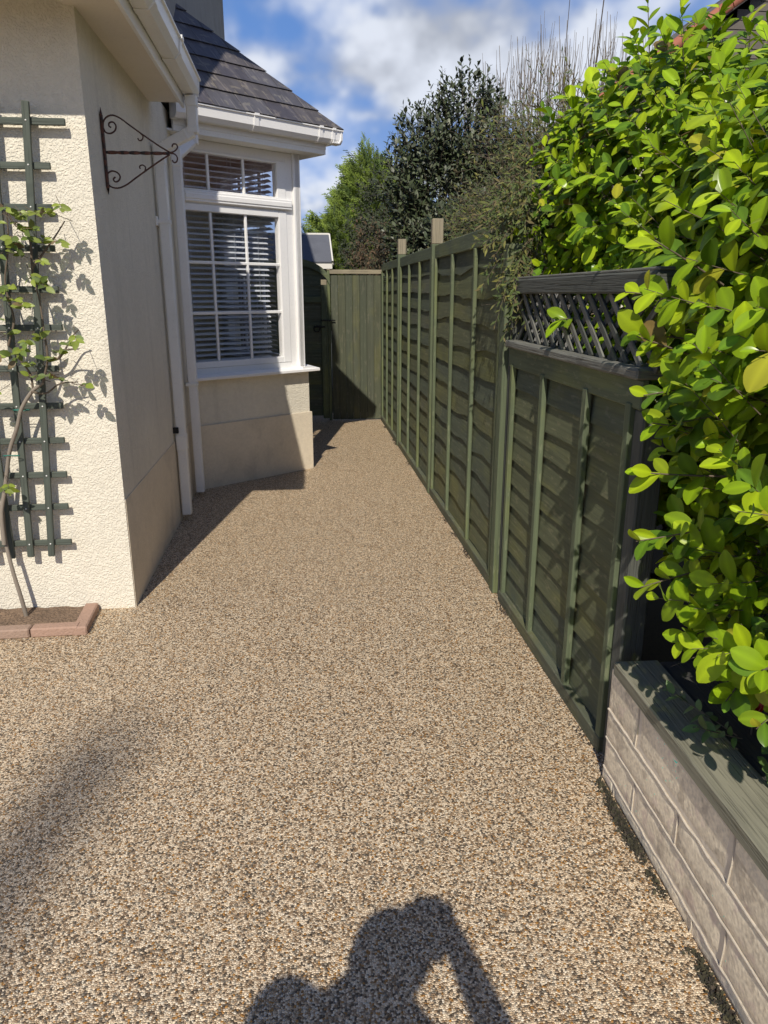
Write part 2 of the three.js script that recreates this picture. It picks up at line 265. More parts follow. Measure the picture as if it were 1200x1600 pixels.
// ---------------------------------------------------------------- frames of reference for walls: u along the wall, v up, w outwards
function frame(o, n) { const N = V(n[0], 0, n[1]).normalize(), T = V(N.z, 0, -N.x); return new THREE.Matrix4().makeBasis(T, V(0, 1, 0), N).setPosition(o[0], 0, o[1]); }
const A53 = 52.6 * D2R, BC = [0.083, -6.511];
const F1 = frame(BC, [Math.cos(A53), Math.sin(A53)]);                 // bay face with the window in view
const F2 = frame(BC, [Math.sin(A53), -Math.cos(A53)]);                // bay face round the corner
const E1 = frame([-0.858, -3.516], [0, 1]), E2 = frame([-0.858, -3.516], [1, 0]);
const on = (F, g) => g.applyMatrix4(F);
const pt = (F, u, v, w) => V(u, v, w).applyMatrix4(F);
const fbox = (F, u0, u1, v0, v1, w0, w1, c = 0.003) => on(F, cboxAt(u0, u1, v0, v1, w0, w1, c, 0));
const fpoly = (F, pts, v0, v1) => prism(pts.map(([u, w]) => { const p = pt(F, u, 0, w); return [p.x, p.z]; }), v0, v1);
function profile(F, pts, u0, u1) {               // closed outline [w, v] swept along u
  const g = new THREE.ExtrudeGeometry(new THREE.Shape(pts.map(([w, v]) => new THREE.Vector2(w, v))), { depth: u1 - u0, bevelEnabled: false });
  g.translate(0, 0, -u1); g.applyMatrix4(new THREE.Matrix4().makeBasis(V(0, 0, 1), V(0, 1, 0), V(-1, 0, 0))); return wallUV(on(F, g));
}

// ---------------------------------------------------------------- house
const house = thing('house', 'cream rendered house with white bay window and slate bay roof, left of the path', 'house', [-0.858, 0, -3.516]);
{
  part('wall', prism([[-6, -3.516], [-0.858, -3.516], [-0.858, -5.80], [-1.108, -5.80], [-1.108, -3.766], [-6, -3.766]], 0, 2.70), M.render, house, 'cream roughcast wall, sunlit front and shaded return');
  // roughcast does not end in a knife edge: a slightly uneven corner bead
  part('wall', fpoly(F1, [[-1.19, -0.015], [-0.015, -0.015], [-0.015, -1.2], [-0.2, -1.2], [-0.2, -0.2], [-1.25, -0.2]], 0, 0.868), M.render, house, 'cream roughcast wall under the bay window');
  part('plinth', fpoly(F1, [[-1.21, 0], [0, 0], [0, -1.2], [-0.014, -1.2], [-0.014, -0.014], [-1.21, -0.014]], -0.01, 0.508), M.plinth, house, 'smooth stained plinth under the bay');
  part('plinth', prism([[-0.86, -3.524], [-0.8545, -3.524], [-0.8545, -5.80], [-0.86, -5.80]], -0.01, 0.555), M.plinth, house, 'smooth stained plinth of the shaded wall');
  part('wall', [prism([[-6.0, -3.766], [-5.75, -3.766], [-5.75, -11.3], [-6.0, -11.3]], 0, 2.70), prism([[-5.75, -11.05], [-0.858, -11.05], [-0.858, -11.3], [-5.75, -11.3]], 0, 2.70), prism([[-1.108, -7.75], [-0.858, -7.75], [-0.858, -11.04], [-1.108, -11.04]], 0, 2.70), fpoly(F1, [[-0.9, -1.2], [-0.03, -1.2], [-0.03, -1.45], [-0.9, -1.45]], 0, 2.56)], M.render, house);
  part('floor', cboxAt(-5.75, -1.11, 0.02, 0.06, -11.05, -3.766), M.room, house); part('floor', fpoly(F1, [[-1.2, -0.2], [-0.2, -0.2], [-0.2, -1.25], [-1.2, -1.25]], 0.021, 0.061), M.room, house);
  part('partition', cboxAt(-3.9, -3.8, 0.06, 2.7, -11.05, -3.766), M.room, house);
  part('ceiling', [cboxAt(-5.9, -0.95, 2.71, 2.78, -11.2, -3.6), fpoly(F1, [[-1.6, -0.03], [-0.03, -0.03], [-0.03, -1.4], [-1.6, -1.4]], 2.585, 2.72)], M.room, house);
  // upper storey
  part('upper_wall', prism([[-5.8, -4.6], [-0.862, -4.6], [-0.862, -11.2], [-5.8, -11.2]], 2.79, 5.6), M.cement, house, 'grey rendered upper wall behind the slates');
  part('upper_eaves', [cboxAt(-6.2, -0.50, 5.45, 5.6, -11.6, -4.24)], M.gutter, house);
  const ur = new THREE.ConeGeometry(1, 1, 4, 1); ur.rotateY(Math.PI / 4); ur.scale(4.0, 2.0, 5.1); ur.translate(-3.33, 6.6, -7.92); part('upper_roof', boxUV(ur), M.slate, house);
  // main eaves
  part('soffit', [cboxAt(-0.9, -0.668, 2.604, 2.618, -5.07, -3.17, 0.001), cboxAt(-6, -0.9, 2.645, 2.66, -3.6, -3.17, 0.001)], M.soffit, house);
  part('fascia', [cboxAt(-0.668, -0.65, 2.575, 2.735, -5.075, -3.14, 0.002), cboxAt(-6, -0.669, 2.576, 2.734, -3.168, -3.15, 0.002), cboxAt(-0.86, -0.655, 2.607, 2.70, -5.085, -5.076, 0.001)], M.gutter, house);
  const G = (w, v) => [[w, v], [w + 0.062, v], [w + 0.086, v + 0.028], [w + 0.09, v + 0.088], [w + 0.1, v + 0.092], [w + 0.1, v + 0.1], [w + 0.084, v + 0.1], [w + 0.078, v + 0.032], [w + 0.058, v + 0.006], [w + 0.006, v + 0.006], [w + 0.006, v + 0.09], [w, v + 0.09]];
  const J = (w, v) => [[w, v - 0.005], [w + 0.065, v - 0.005], [w + 0.092, v + 0.025], [w + 0.097, v + 0.086], [w + 0.107, v + 0.09], [w + 0.107, v + 0.106], [w + 0.082, v + 0.104], [w + 0.08, v + 0.03], [w + 0.06, v + 0.003], [w, v + 0.003]];
  const gut = part('gutter', [profile(E2, G(0.212, 2.635), -0.35, 1.575), profile(E1, G(0.37, 2.633), -5, 0.31), fbox(E2, 1.568, 1.572, 2.638, 2.73, 0.214, 0.296, 0.001)], M.gutter, house);
  for (const u of [0.1, 0.78]) part('gutter_joint', profile(E2, J(0.212, 2.635), u, u + 0.055), M.gutter, gut);
  const bg = part('gutter', [profile(F1, G(0.12, 2.64), -1.24, 0.222), profile(F2, G(0.1195, 2.6405), -0.214, 1.3), fbox(F1, -1.24, -1.236, 2.642, 2.735, 0.122, 0.2, 0.001)], M.upvc, house, 'white gutter of the bay');
  for (const [u, L] of [[-0.62, 0.04], [-0.02, 0.035], [0.11, 0.03], [-1.24, 0.05]]) part('gutter_joint', profile(F1, J(0.12, 2.64), u, u + L), M.upvc, bg);
  part('fascia', [profile(F1, [[0.1, 2.566], [0.118, 2.566], [0.118, 2.60], [0.122, 2.604], [0.122, 2.72], [0.1, 2.72]], -1.22, 0.116), profile(F2, [[0.1, 2.565], [0.118, 2.565], [0.118, 2.599], [0.1215, 2.603], [0.1215, 2.72], [0.1, 2.72]], -0.099, 1.3)], M.gutter, house, 'white fascia of the bay');
  part('soffit', fpoly(F1, [[-1.3, 0.1], [0.1, 0.1], [0.1, -1.3], [-0.05, -1.3], [-0.05, -0.05], [-1.3, -0.05]], 2.568, 2.58), M.gutter, house);
  // main roof, a low slab seen only from below
  {
    const P = [[-8, 2.75, -3.16], [-0.59, 2.75, -3.16], [-0.59, 2.75, -5.1], [-0.858, 2.94, -5.1], [-0.858, 2.94, -4.55], [-1.98, 3.73, -4.55], [-8, 3.73, -4.55], [-8, 2.73, -3.16], [-0.59, 2.73, -3.16], [-0.59, 2.73, -5.1], [-0.9, 2.73, -5.1], [-0.9, 2.73, -4.55]];
    const F = [[0, 1, 5], [0, 5, 6], [1, 2, 3], [1, 3, 4], [1, 4, 5], [0, 7, 8], [0, 8, 1], [1, 8, 9], [1, 9, 2], [2, 9, 10], [2, 10, 3], [7, 8, 10], [8, 9, 10]];
    const g = new THREE.BufferGeometry(); g.setAttribute('position', new THREE.Float32BufferAttribute(F.flat().flatMap((i) => P[i]), 3)); g.computeVertexNormals(); part('roof', boxUV(g), M.slate, house);
  }
  // downpipes: square, each length a straight piece
  const seg = (a, b, s = 0.062) => { const A = V(...a), B = V(...b), d = B.clone().sub(A), L = d.length(); const g = cbox(s, L, s, 0.006, 1); g.applyMatrix4(new THREE.Matrix4().lookAt(V(), d, V(0, 0, 1)).multiply(new THREE.Matrix4().makeRotationX(Math.PI / 2))); return g.translate((A.x + B.x) / 2, (A.y + B.y) / 2, (A.z + B.z) / 2); };
  const z1 = -5.02, x1 = -0.812;
  const dp = part('downpipe', [seg([-0.603, 2.632, z1], [-0.603, 2.43, z1]), seg([-0.603, 2.44, z1], [x1, 2.335, z1], 0.0615), seg([x1, 2.35, z1], [x1, 0.04, z1])], M.gutter, house, 'near white downpipe of the main gutter');
  part('pipe_joint', seg([-0.603, 2.632, z1], [-0.603, 2.57, z1], 0.07), M.gutter, dp);
  part('pipe_joint', seg([-0.603, 2.47, z1], [-0.603, 2.425, z1], 0.0665), M.gutter, dp);
  for (const [a, b] of [[0.16, 0.25], [0.8, 0.885]]) part('pipe_joint', seg([-0.603 + (x1 + 0.603) * a, 2.44 - 0.105 * a, z1], [-0.603 + (x1 + 0.603) * b, 2.44 - 0.105 * b, z1], 0.066), M.gutter, dp);
  part('pipe_joint', seg([x1, 2.37, z1], [x1, 2.25, z1], 0.0685), M.gutter, dp);
  part('pipe_clip', [cboxAt(x1 - 0.05, x1 + 0.037, 1.915, 1.94, z1 - 0.037, z1 + 0.037), cboxAt(-0.858, -0.845, 1.90, 1.955, z1 - 0.065, z1 + 0.065)], M.gutter, dp);
  part('pipe_joint', seg([x1, 0.60, z1], [x1, 0.49, z1], 0.069), M.gutter, dp);
  part('pipe_clip', cboxAt(-0.86, x1 - 0.01, 0.61, 0.65, z1 + 0.03, z1 + 0.05), M.iron, dp, 'black clip on the near downpipe');
  const z2 = -5.64, x2 = -0.80;
  const o2 = pt(F1, -1.10, 2.6, 0.165);
  const dq = part('downpipe', [seg([o2.x, 2.645, o2.z], [o2.x, 2.50, o2.z]), seg([o2.x, 2.51, o2.z], [x2, 2.40, z2], 0.0615), seg([x2, 2.43, z2], [x2, 0.035, z2])], M.upvc, house, 'far white downpipe of the bay gutter');
  part('pipe_joint', seg([o2.x, 2.60, o2.z], [o2.x, 2.485, o2.z], 0.0685), M.upvc, dq);
  part('pipe_joint', seg([x2, 2.45, z2], [x2, 2.33, z2], 0.069), M.upvc, dq);
  part('pipe_clip', [cboxAt(x2 - 0.05, x2 + 0.037, 0.845, 0.87, z2 - 0.037, z2 + 0.037)], M.gutter, dq);
  // bay roof of slates: a bed below and every slate a piece
  const PT_ = 44.5 * D2R, cP = Math.cos(PT_), sP = Math.sin(PT_), E0 = 0.205, V0 = 2.748;
  const onRoof = (F, u, s, h) => pt(F, u, V0 + s * sP + h * cP, E0 - s * cP + h * sP);
  const bed = (F, sg) => { const S = 1.36, a = [[E0, 0], [-1.9, 0], [-1.9, S], [E0 - S * cP, S]].map(([u, s]) => onRoof(F, sg * u, s, -0.012)), b = a.map((p) => p.clone().setY(2.73)); const pos = []; const q = (i, j, k, l) => { for (const v of [i, j, k, i, k, l]) pos.push(v.x, v.y, v.z); }; q(a[0], a[1], a[2], a[3]); q(b[0], b[1], b[2], b[3]); for (let i = 0; i < 4; i++) q(a[i], a[(i + 1) % 4], b[(i + 1) % 4], b[i]); const g = new THREE.BufferGeometry(); g.setAttribute('position', new THREE.Float32BufferAttribute(pos, 3)); g.computeVertexNormals(); return boxUV(g); };
  const roof = part('bay_roof', [bed(F1, 1), bed(F2, -1)], M.slate, house, 'dark slate roof of the bay, hipped at the corner');
  const R = rng(5), mats = [M.slate, M.slateB, M.slateC, M.slate];
  const clip = (poly, f) => { const o = []; for (let i = 0; i < poly.length; i++) { const a = poly[i], b = poly[(i + 1) % poly.length], fa = f(a), fb = f(b); if (fa >= 0) o.push(a); if (fa * fb < 0) { const t = fa / (fa - fb); o.push([a[0] + (b[0] - a[0]) * t, a[1] + (b[1] - a[1]) * t]); } } return o; };
  for (const [F, sg, wd] of [[F1, 1, 0.252], [F2, -1, 0.252]]) for (let row = 0; row < 7; row++) {
    const s0 = row * 0.197 - 0.015, st = (row % 2) * wd / 2;
    for (let k = 0; k < 9; k++) {
      const u1 = 0.31 - k * wd - st, u0 = u1 - wd + 0.004, jt = (R() - 0.5) * 0.006, jb = (R() - 0.5) * 0.008;
      if (u1 < -1.75) continue;
      const poly = clip([[u0, s0 + jb], [u1, s0 + jb + (R() - 0.5) * 0.006], [u1, s0 + 0.225], [u0, s0 + 0.225]], ([u, s]) => (E0 - Math.max(0, s0) * cP * 1 + 0.004 - (s - Math.max(0, s0)) * cP) - u);
      if (poly.length < 3) continue;
      const hgt = (s, top) => 0.0135 - (s - s0) / 0.225 * 0.012 + (top ? 0 : -0.005) + jt * 0.3;
      const T = poly.map(([u, s]) => onRoof(F, sg * u, s, hgt(s, 1))), B = poly.map(([u, s]) => onRoof(F, sg * u, s, hgt(s, 0))), pos = [], uv = [], ru = R() * 3, rv = R() * 3;
      const tri = (a, b, c, ua, ub, uc) => { const l = sg > 0 ? [a, b, c] : [a, c, b], m = sg > 0 ? [ua, ub, uc] : [ua, uc, ub]; l.forEach((v, i) => { pos.push(v.x, v.y, v.z); uv.push(m[i][0] + ru, m[i][1] + rv); }); };
      for (let i = 1; i < poly.length - 1; i++) { tri(T[0], T[i], T[i + 1], poly[0], poly[i], poly[i + 1]); tri(B[0], B[i + 1], B[i], poly[0], poly[i + 1], poly[i]); }
      for (let i = 0; i < poly.length; i++) { const j = (i + 1) % poly.length; tri(T[i], B[i], B[j], poly[i], poly[i], poly[j]); tri(T[i], B[j], T[j], poly[i], poly[j], poly[j]); }
      const g = new THREE.BufferGeometry(); g.setAttribute('position', new THREE.Float32BufferAttribute(pos, 3)); g.setAttribute('uv', new THREE.Float32BufferAttribute(uv, 2)); g.computeVertexNormals();
      part('slate', g, mats[Math.floor(R() * 4)], roof);
    }
  }
  // windows of the bay
  const win = (F, sg, label) => {
    const b = (u0, u1, v0, v1, w0, w1, c) => sg > 0 ? fbox(F, u0, u1, v0, v1, w0, w1, c) : fbox(F, -u1, -u0, v0, v1, w0, w1, c);
    const w = part('window', [b(-1.19, -1.085, 0.893, 2.568, -0.12, -0.05), b(-0.168, -0.10, 0.893, 2.568, -0.12, -0.052), b(-1.085, -0.168, 0.893, 0.945, -0.12, -0.051), b(-1.085, -0.168, 2.50, 2.568, -0.12, -0.051), b(-1.085, -0.168, 2.135, 2.16, -0.12, -0.049)], M.upvc, house, label);
    part('corner_post', [b(-0.0985, -0.03, 0.892, 2.568, -0.1, -0.034), b(-0.085, -0.045, 0.892, 2.568, -0.09, -0.03, 0.002)], M.upvc, w);
    part('transom', [b(-1.085, -0.12, 2.145, 2.222, -0.06, -0.026, 0.006), b(-1.085, -0.125, 2.16, 2.205, -0.1, -0.02, 0.008)], M.upvc, w);
    part('sash', [b(-0.246, -0.169, 0.946, 2.134, -0.11, -0.046), b(-1.085, -0.247, 0.946, 0.992, -0.11, -0.046), b(-1.085, -0.247, 2.086, 2.134, -0.11, -0.046)], M.upvc, w);
    part('sash', [b(-0.252, -0.169, 2.223, 2.499, -0.11, -0.046), b(-1.085, -0.253, 2.223, 2.236, -0.11, -0.046), b(-1.085, -0.253, 2.482, 2.499, -0.11, -0.046)], M.upvc, w);
    const us = [-1.085, -0.862, -0.552, -0.247], vs = [0.992, 1.357, 1.727, 2.086];
    for (const u of us.slice(1, 3)) { part('glazing_bar', b(u - 0.01, u + 0.01, 0.993, 2.085, -0.078, -0.058), M.upvc, w); part('glazing_bar', b(u - 0.01, u + 0.01, 2.237, 2.481, -0.078, -0.058), M.upvc, w); }
    for (const v of vs.slice(1, 3)) part('glazing_bar', b(-1.085, -0.248, v - 0.011, v + 0.011, -0.077, -0.0585), M.upvc, w);
    for (let i = 0; i < 3; i++) { for (let j = 0; j < 3; j++) part('pane', b(us[i] + 0.0, us[i + 1] - 0.0005, vs[j], vs[j + 1] - 0.0005, -0.070, -0.066, 0.0005), M.glass, w); part('pane', b(us[i], us[i + 1] - 0.0005, 2.236, 2.482, -0.070, -0.066, 0.0005), M.glass, w); }
    part('sill', sg > 0 ? profile(F, [[-0.12, 0.87], [0.055, 0.862], [0.06, 0.866], [0.06, 0.884], [0.054, 0.888], [-0.12, 0.905]], -1.19, 0.052) : profile(F, [[-0.12, 0.871], [0.055, 0.863], [0.0605, 0.867], [0.0605, 0.885], [0.054, 0.889], [-0.12, 0.906]], -0.045, 1.19), M.upvc, w);
  };
  win(F1, 1, 'white barred casement window facing the path'); win(F2, -1, 'white casement window round the corner of the bay');
}
// blinds hang inside the bay
function blind(F, u0, u1, label) {
  const c = pt(F, (u0 + u1) / 2, 2.52, -0.165), t = thing('venetian_blind', label, 'window blind', [c.x, c.y, c.z], 'venetian blinds inside the bay');
  part('head_rail', fbox(F, u0, u1, 2.5, 2.535, -0.19, -0.14), M.blind, t);
  const L = u1 - u0, g = (() => { const pos = [], n = 4; const q = new THREE.BufferGeometry(); for (let i = 0; i < n; i++) { const f = (k) => { const a = (k / n - 0.5); return [a * 0.044, 0.0035 * (1 - 4 * a * a)]; }; const [w0, h0] = f(i), [w1, h1] = f(i + 1); for (const s of [0, -0.0008]) pos.push(-L / 2, h0 + s, w0, L / 2, h0 + s, w0, L / 2, h1 + s, w1, -L / 2, h0 + s, w0, L / 2, h1 + s, w1, -L / 2, h1 + s, w1); } q.setAttribute('position', new THREE.Float32BufferAttribute(pos, 3)); q.computeVertexNormals(); return boxUV(q); })();
  const R = rng(9); const qf = new THREE.Quaternion().setFromRotationMatrix(F);
  for (let i = 0; i < 37; i++) { const q = qf.clone().multiply(new THREE.Quaternion().setFromEuler(new THREE.Euler(0.42 + (R() - 0.5) * 0.05, 0, (R() - 0.5) * 0.004))); piece('slat', g, M.blind, t, pt(F, (u0 + u1) / 2 + (R() - 0.5) * 0.006, 2.47 - i * 0.041, -0.165), q); }
  part('bottom_rail', fbox(F, u0, u1, 0.935, 0.95, -0.185, -0.145), M.blind, t);
  for (const k of [0.15, 0.62, 0.88]) part('cord', [-0.14, -0.19].map((w) => { const p = pt(F, u0 + L * k, 0, w); return tube([[p.x, 2.5, p.z], [p.x, 0.95, p.z]], 0.0014, 0.0014, 4, 1); }), M.blind, t);
}
blind(F1, -1.14, -0.29, 'grey slatted blind behind the window that faces the path');
blind(F2, 0.27, 1.14, 'slatted blind behind the window round the bay corner');

// ---------------------------------------------------------------- fence panels of overlapping boards
const FX = 1.005;                                 // the face that looks over the path
function lapBoard(R, x, z0, z1, yb, pitch, wav, uvo) {
  const n = 16, pos = [], uv = [], S = [], ph = R() * 9, ph2 = R() * 9, k1 = 2 + R() * 3, k2 = 6 + R() * 7, rag = wav * 0.5;
  for (let i = 0; i <= n; i++) {
    const z = z0 + (z1 - z0) * i / n, t = (i / n) * 6.28;
    const y = yb + wav * (Math.sin(t * k1 * 0.35 + ph) * 0.6 + Math.sin(t * k2 * 0.3 + ph2) * 0.35) + (R() - 0.5) * rag, yt = yb + pitch + 0.028, bow = 0.002 * Math.sin(t * 0.5 + ph);
    S.push([V(x - 0.0185 - bow, y, z), V(x - 0.0045 - bow * 0.4, yt, z), V(x + 0.001, yt, z), V(x - 0.0095 - bow, y - 0.0005, z)]);
  }
  const push = (v) => { pos.push(v.x, v.y, v.z); uv.push(v.z + uvo[0], v.y + uvo[1]); };
  const quad = (a, b, c, d) => { [a, c, b, a, d, c].forEach(push); };
  for (let i = 0; i < n; i++) for (const [a, b] of [[0, 1], [2, 3], [3, 0]]) quad(S[i][a], S[i + 1][a], S[i + 1][b], S[i][b]);
  const g = new THREE.BufferGeometry(); g.setAttribute('position', new THREE.Float32BufferAttribute(pos, 3)); g.setAttribute('uv', new THREE.Float32BufferAttribute(uv, 2)); g.computeVertexNormals(); return g;
}
function fencePanel(seed, label, z0, z1, y0, y1, nb, battens, railH, wav, tint) {
  const R = rng(seed), t = thing('lapped_fence', label, 'fence', [FX, 0, (z0 + z1) / 2], 'green fence panels along the path'), pitch = (y1 - railH * 0.7 - y0 - 0.03) / nb;
  for (let i = 0; i < nb; i++) { const m = fenceMats[tint(i, R)]; part('board', lapBoard(R, FX, z0, z1, y0 + 0.03 + i * pitch, pitch, wav, [R() * 7, R() * 7]), m, t); }
  for (const z of battens) { const w = 0.034 + R() * 0.006; part('batten', cboxAt(FX - 0.042, FX - 0.0205, y0 + 0.025, y1 - railH, z - w / 2, z + w / 2, 0.003, 1, [R() * 5, R() * 5]), fencePost, t); }
  for (const z of battens) part('batten', cboxAt(FX + 0.003, FX + 0.022, y0, y1, z - 0.018, z + 0.018, 0.003, 1, [R() * 5, R()]), fencePost, t);
  part('top_rail', cboxAt(FX - 0.034, FX - 0.012, y1 - railH, y1, z0, z1, 0.004, 2, [R() * 5, R()]), fencePost, t);
  part('bottom_rail', cboxAt(FX - 0.045, FX - 0.005, 0.0, y0 + 0.03, z0, z1, 0.004, 2, [R() * 5, R()]), fenceMats[0], t);
  return t;
}
const tA = (i, R) => Math.floor(R() * 4), tB = (i, R) => (i > 6 && i < 11 ? (R() < 0.55 ? 4 : 2) : Math.floor(R() * 4)), tC = (i, R) => (R() < 0.5 ? 2 : Math.floor(R() * 4));
fencePanel(31, 'green lapped fence panel farthest along the path, meeting the upright boards', -9.05, -7.50, 0.03, 1.83, 14, [-9.0, -8.52, -8.02, -7.545], 0.08, 0.007, tA);
fencePanel(32, 'green lapped fence panel between the two posts that stand above it', -7.40, -5.60, 0.03, 1.83, 13, [-7.36, -6.79, -6.2, -5.64], 0.085, 0.009, tA);
fencePanel(33, 'tall green fence panel with wavy mossy boards next to the trellis-topped panel', -5.50, -3.60, 0.03, 1.83, 12, [-5.46, -4.86, -4.22, -3.63], 0.09, 0.021, tB);
const low = fencePanel(34, 'low green fence panel under the dark trellis, shaded by the hedge', -3.40, -2.09, 0.03, 1.19, 10, [-3.375, -2.93, -2.46, -2.11], 0.001, 0.007, tC);
{ // rails and trellis of the low panel
  const R = rng(41);
  part('rail', cboxAt(FX - 0.036, FX - 0.012, 1.175, 1.262, -3.44, -2.04, 0.004, 2, [0.3, 0.2]), fencePost, low);
  part('rail', cboxAt(FX - 0.058, FX + 0.055, 1.2625, 1.295, -3.445, -2.035, 0.006, 2, [1.3, 0.7]), M.weathered, low, 'weathered grey capping under the trellis');
  const ya = 1.292, yb = 1.502;
  for (const dir of [1, -1]) for (let i = -3; i < 15; i++) {
    const zc = -3.43 + i * 0.096 + (R() - 0.5) * 0.012, run = (yb - ya) * 1.3, za = Math.max(-3.44, Math.min(-2.04, zc)), zb = zc + run; if (zb > -1.99 || zc < -3.46) continue;
    const L = Math.hypot(yb - ya, run), g = cbox(0.008, L, 0.024, 0.0015, 1, [R() * 4, R()]); g.rotateX(dir * Math.atan2(run, yb - ya)); g.translate(FX + (dir < 0 ? -0.012 : -0.002), (ya + yb) / 2, zc + run / 2);
    part('lattice_slat', g, dir < 0 ? (R() < 0.45 ? M.weathered : M.darkWood) : M.darkWood, low);
  }
  part('rail', cboxAt(FX - 0.035, FX + 0.03, 1.50, 1.562, -3.45, -2.02, 0.006, 2, [2.3, 1.7]), M.darkWood, low, 'weathered dark top rail of the trellis');
  part('rail', cboxAt(FX - 0.028, FX + 0.02, 1.562, 1.572, -3.45, -2.02, 0.003, 2, [0.3, 1.2]), M.weathered, low);
  part('post', cboxAt(FX - 0.03, FX + 0.045, 0, 1.54, -3.47, -3.4475, 0.004, 1, [3, 1]), M.darkWood, low);
  part('post', cboxAt(FX - 0.03, FX + 0.045, 0, 1.174, -2.085, -2.02, 0.005, 1, [2, 1]), M.darkWood, low, 'dark end post beside the block wall');
}
function fencePost_(label, z, h, w, bare, x = FX) {
  const t = thing('fence_post', label, 'fence post', [x, 0, z], 'posts of the green fence');
  part('post', cboxAt(x - 0.052, x + 0.03, 0, h - bare, z - w / 2, z + w / 2, 0.004, 1, [z, 0.3]), fencePost, t);
  if (bare) part('post_top', cboxAt(x - 0.050, x + 0.029, h - bare + 0.0005, h, z - w / 2 + 0.001, z + w / 2 - 0.001, 0.004, 1, [z, 0.1]), M.bareWood, t, 'pale bare wood above the paint');
}
fencePost_('farther green post with a pale bare top standing above the fence', -7.45, 2.0, 0.066, 0.14);
fencePost_('nearer green post with a pale bare top standing above the fence', -5.55, 2.01, 0.07, 0.17);
fencePost_('wide green post where the tall panel meets the low one', -3.53, 1.72, 0.075, 0);
fencePost_('green post in the far corner where fence and upright boards meet', -9.12, 1.80, 0.05, 0, FX + 0.02);
{ // upright boards beside the gate
  const t = thing('closeboard_panel', 'green panel of upright boards at the end of the path, right of the gate', 'fence', [0.68, 0, -9.1]), R = rng(51), n = 7;
  for (let i = 0; i < n; i++) { const a = 0.372 + (0.968 - 0.372) * i / n, b = 0.372 + (0.968 - 0.372) * (i + 1) / n; part('board', cboxAt(a + 0.0015, b - 0.0005, 0.01, 1.715 - R() * 0.006, -9.112 + R() * 0.003, -9.094 + R() * 0.003, 0.003, 1, [R() * 5, R() * 5]), closeMats[[0, 2, 1, 0, 1, 0, 2][i]], t); }
  part('top_rail', cboxAt(0.36, 0.98, 1.72, 1.77, -9.125, -9.075, 0.005, 0, [0.3, 1]), M.bareWood, t, 'pale lichened rail along the top');
  part('rail', cboxAt(0.372, 0.968, 1.3, 1.38, -9.15, -9.113, 0.004, 0), fencePost, t); part('rail', cboxAt(0.372, 0.968, 0.3, 0.38, -9.15, -9.113, 0.004, 0), fencePost, t);
}
{ // arched gate in the shade of the house
  const gz = -9.13, t = thing('garden_gate', 'dark green arched gate of lapped boards in the shade of the house', 'gate', [-0.1, 0, gz]), R = rng(61);
  const arch = (x) => 1.63 + 0.27 * Math.sqrt(Math.max(0, 1 - ((x + 0.1) / 0.47) ** 2)) - 0.03 * 0;
  for (let i = 0; i < 14; i++) { const y0 = 0.06 + i * 0.127, y1 = Math.min(y0 + 0.145, 1.85); const s = new THREE.Shape(); const xs = []; for (let k = 0; k <= 12; k++) { const x = -0.5 + 0.76 * k / 12; xs.push([x, Math.min(y1, arch(x) - 0.03)]); } if (xs.every(([, y]) => y < y0 + 0.02)) continue; s.moveTo(-0.5, y0); for (const [x, y] of xs) s.lineTo(x, Math.max(y, y0 + 0.001)); s.lineTo(0.26, y0); const g = new THREE.ExtrudeGeometry(s, { depth: 0.009, bevelEnabled: false }); const sh = new THREE.Matrix4().set(1, 0, 0, 0, 0, 1, 0, 0, 0, -0.09, 1, 0, 0, 0, 0, 1); g.translate(0, -y0, 0); g.applyMatrix4(sh); g.translate(0, y0, gz + 0.012); part('board', boxUV(g, [R() * 4, R() * 4]), fenceMats[Math.floor(R() * 4)], t); }
  const rim = new THREE.Shape(); for (let k = 0; k <= 20; k++) { const x = -0.565 + 0.93 * k / 20; k ? rim.lineTo(x, arch(x)) : rim.moveTo(x, arch(x)); } for (let k = 20; k >= 0; k--) { const x = -0.565 + 0.93 * k / 20; rim.lineTo(x, arch(x) - 0.075); }
  const rg = new THREE.ExtrudeGeometry(rim, { depth: 0.03, bevelEnabled: false }); rg.translate(0, 0, gz + 0.022); part('arch_rail', boxUV(rg), fencePost, t);
  part('stile', cboxAt(0.255, 0.328, 0.03, 1.60, gz + 0.022, gz + 0.053, 0.004, 1, [1, 2]), fencePost, t); part('stile', cboxAt(-0.56, -0.49, 0.03, 1.60, gz + 0.022, gz + 0.053, 0.004, 1, [2, 2]), fencePost, t);
  part('rail', cboxAt(-0.49, 0.254, 1.40, 1.47, gz + 0.022, gz + 0.05, 0.004, 0), fencePost, t);
  const l = part('latch', [cboxAt(0.16, 0.30, 1.115, 1.135, gz + 0.054, gz + 0.064), cboxAt(0.25, 0.42, 1.19, 1.205, gz + 0.06, gz + 0.07)], M.iron, t); const ring = new THREE.TorusGeometry(0.035, 0.007, 6, 14); ring.translate(0.20, 1.10, gz + 0.066); part('ring_handle', ring, M.iron, l);
  const pg = thing('gate_post', 'green gate post between the arched gate and the upright boards', 'gate post', [0.35, 0, gz]); part('post', cboxAt(0.332, 0.366, 0, 1.76, gz - 0.05, gz + 0.035, 0.004, 1), fencePost, pg); part('post_cap', cboxAt(0.33, 0.368, 1.7605, 1.775, gz - 0.052, gz + 0.037, 0.003), M.bareWood, pg);
}
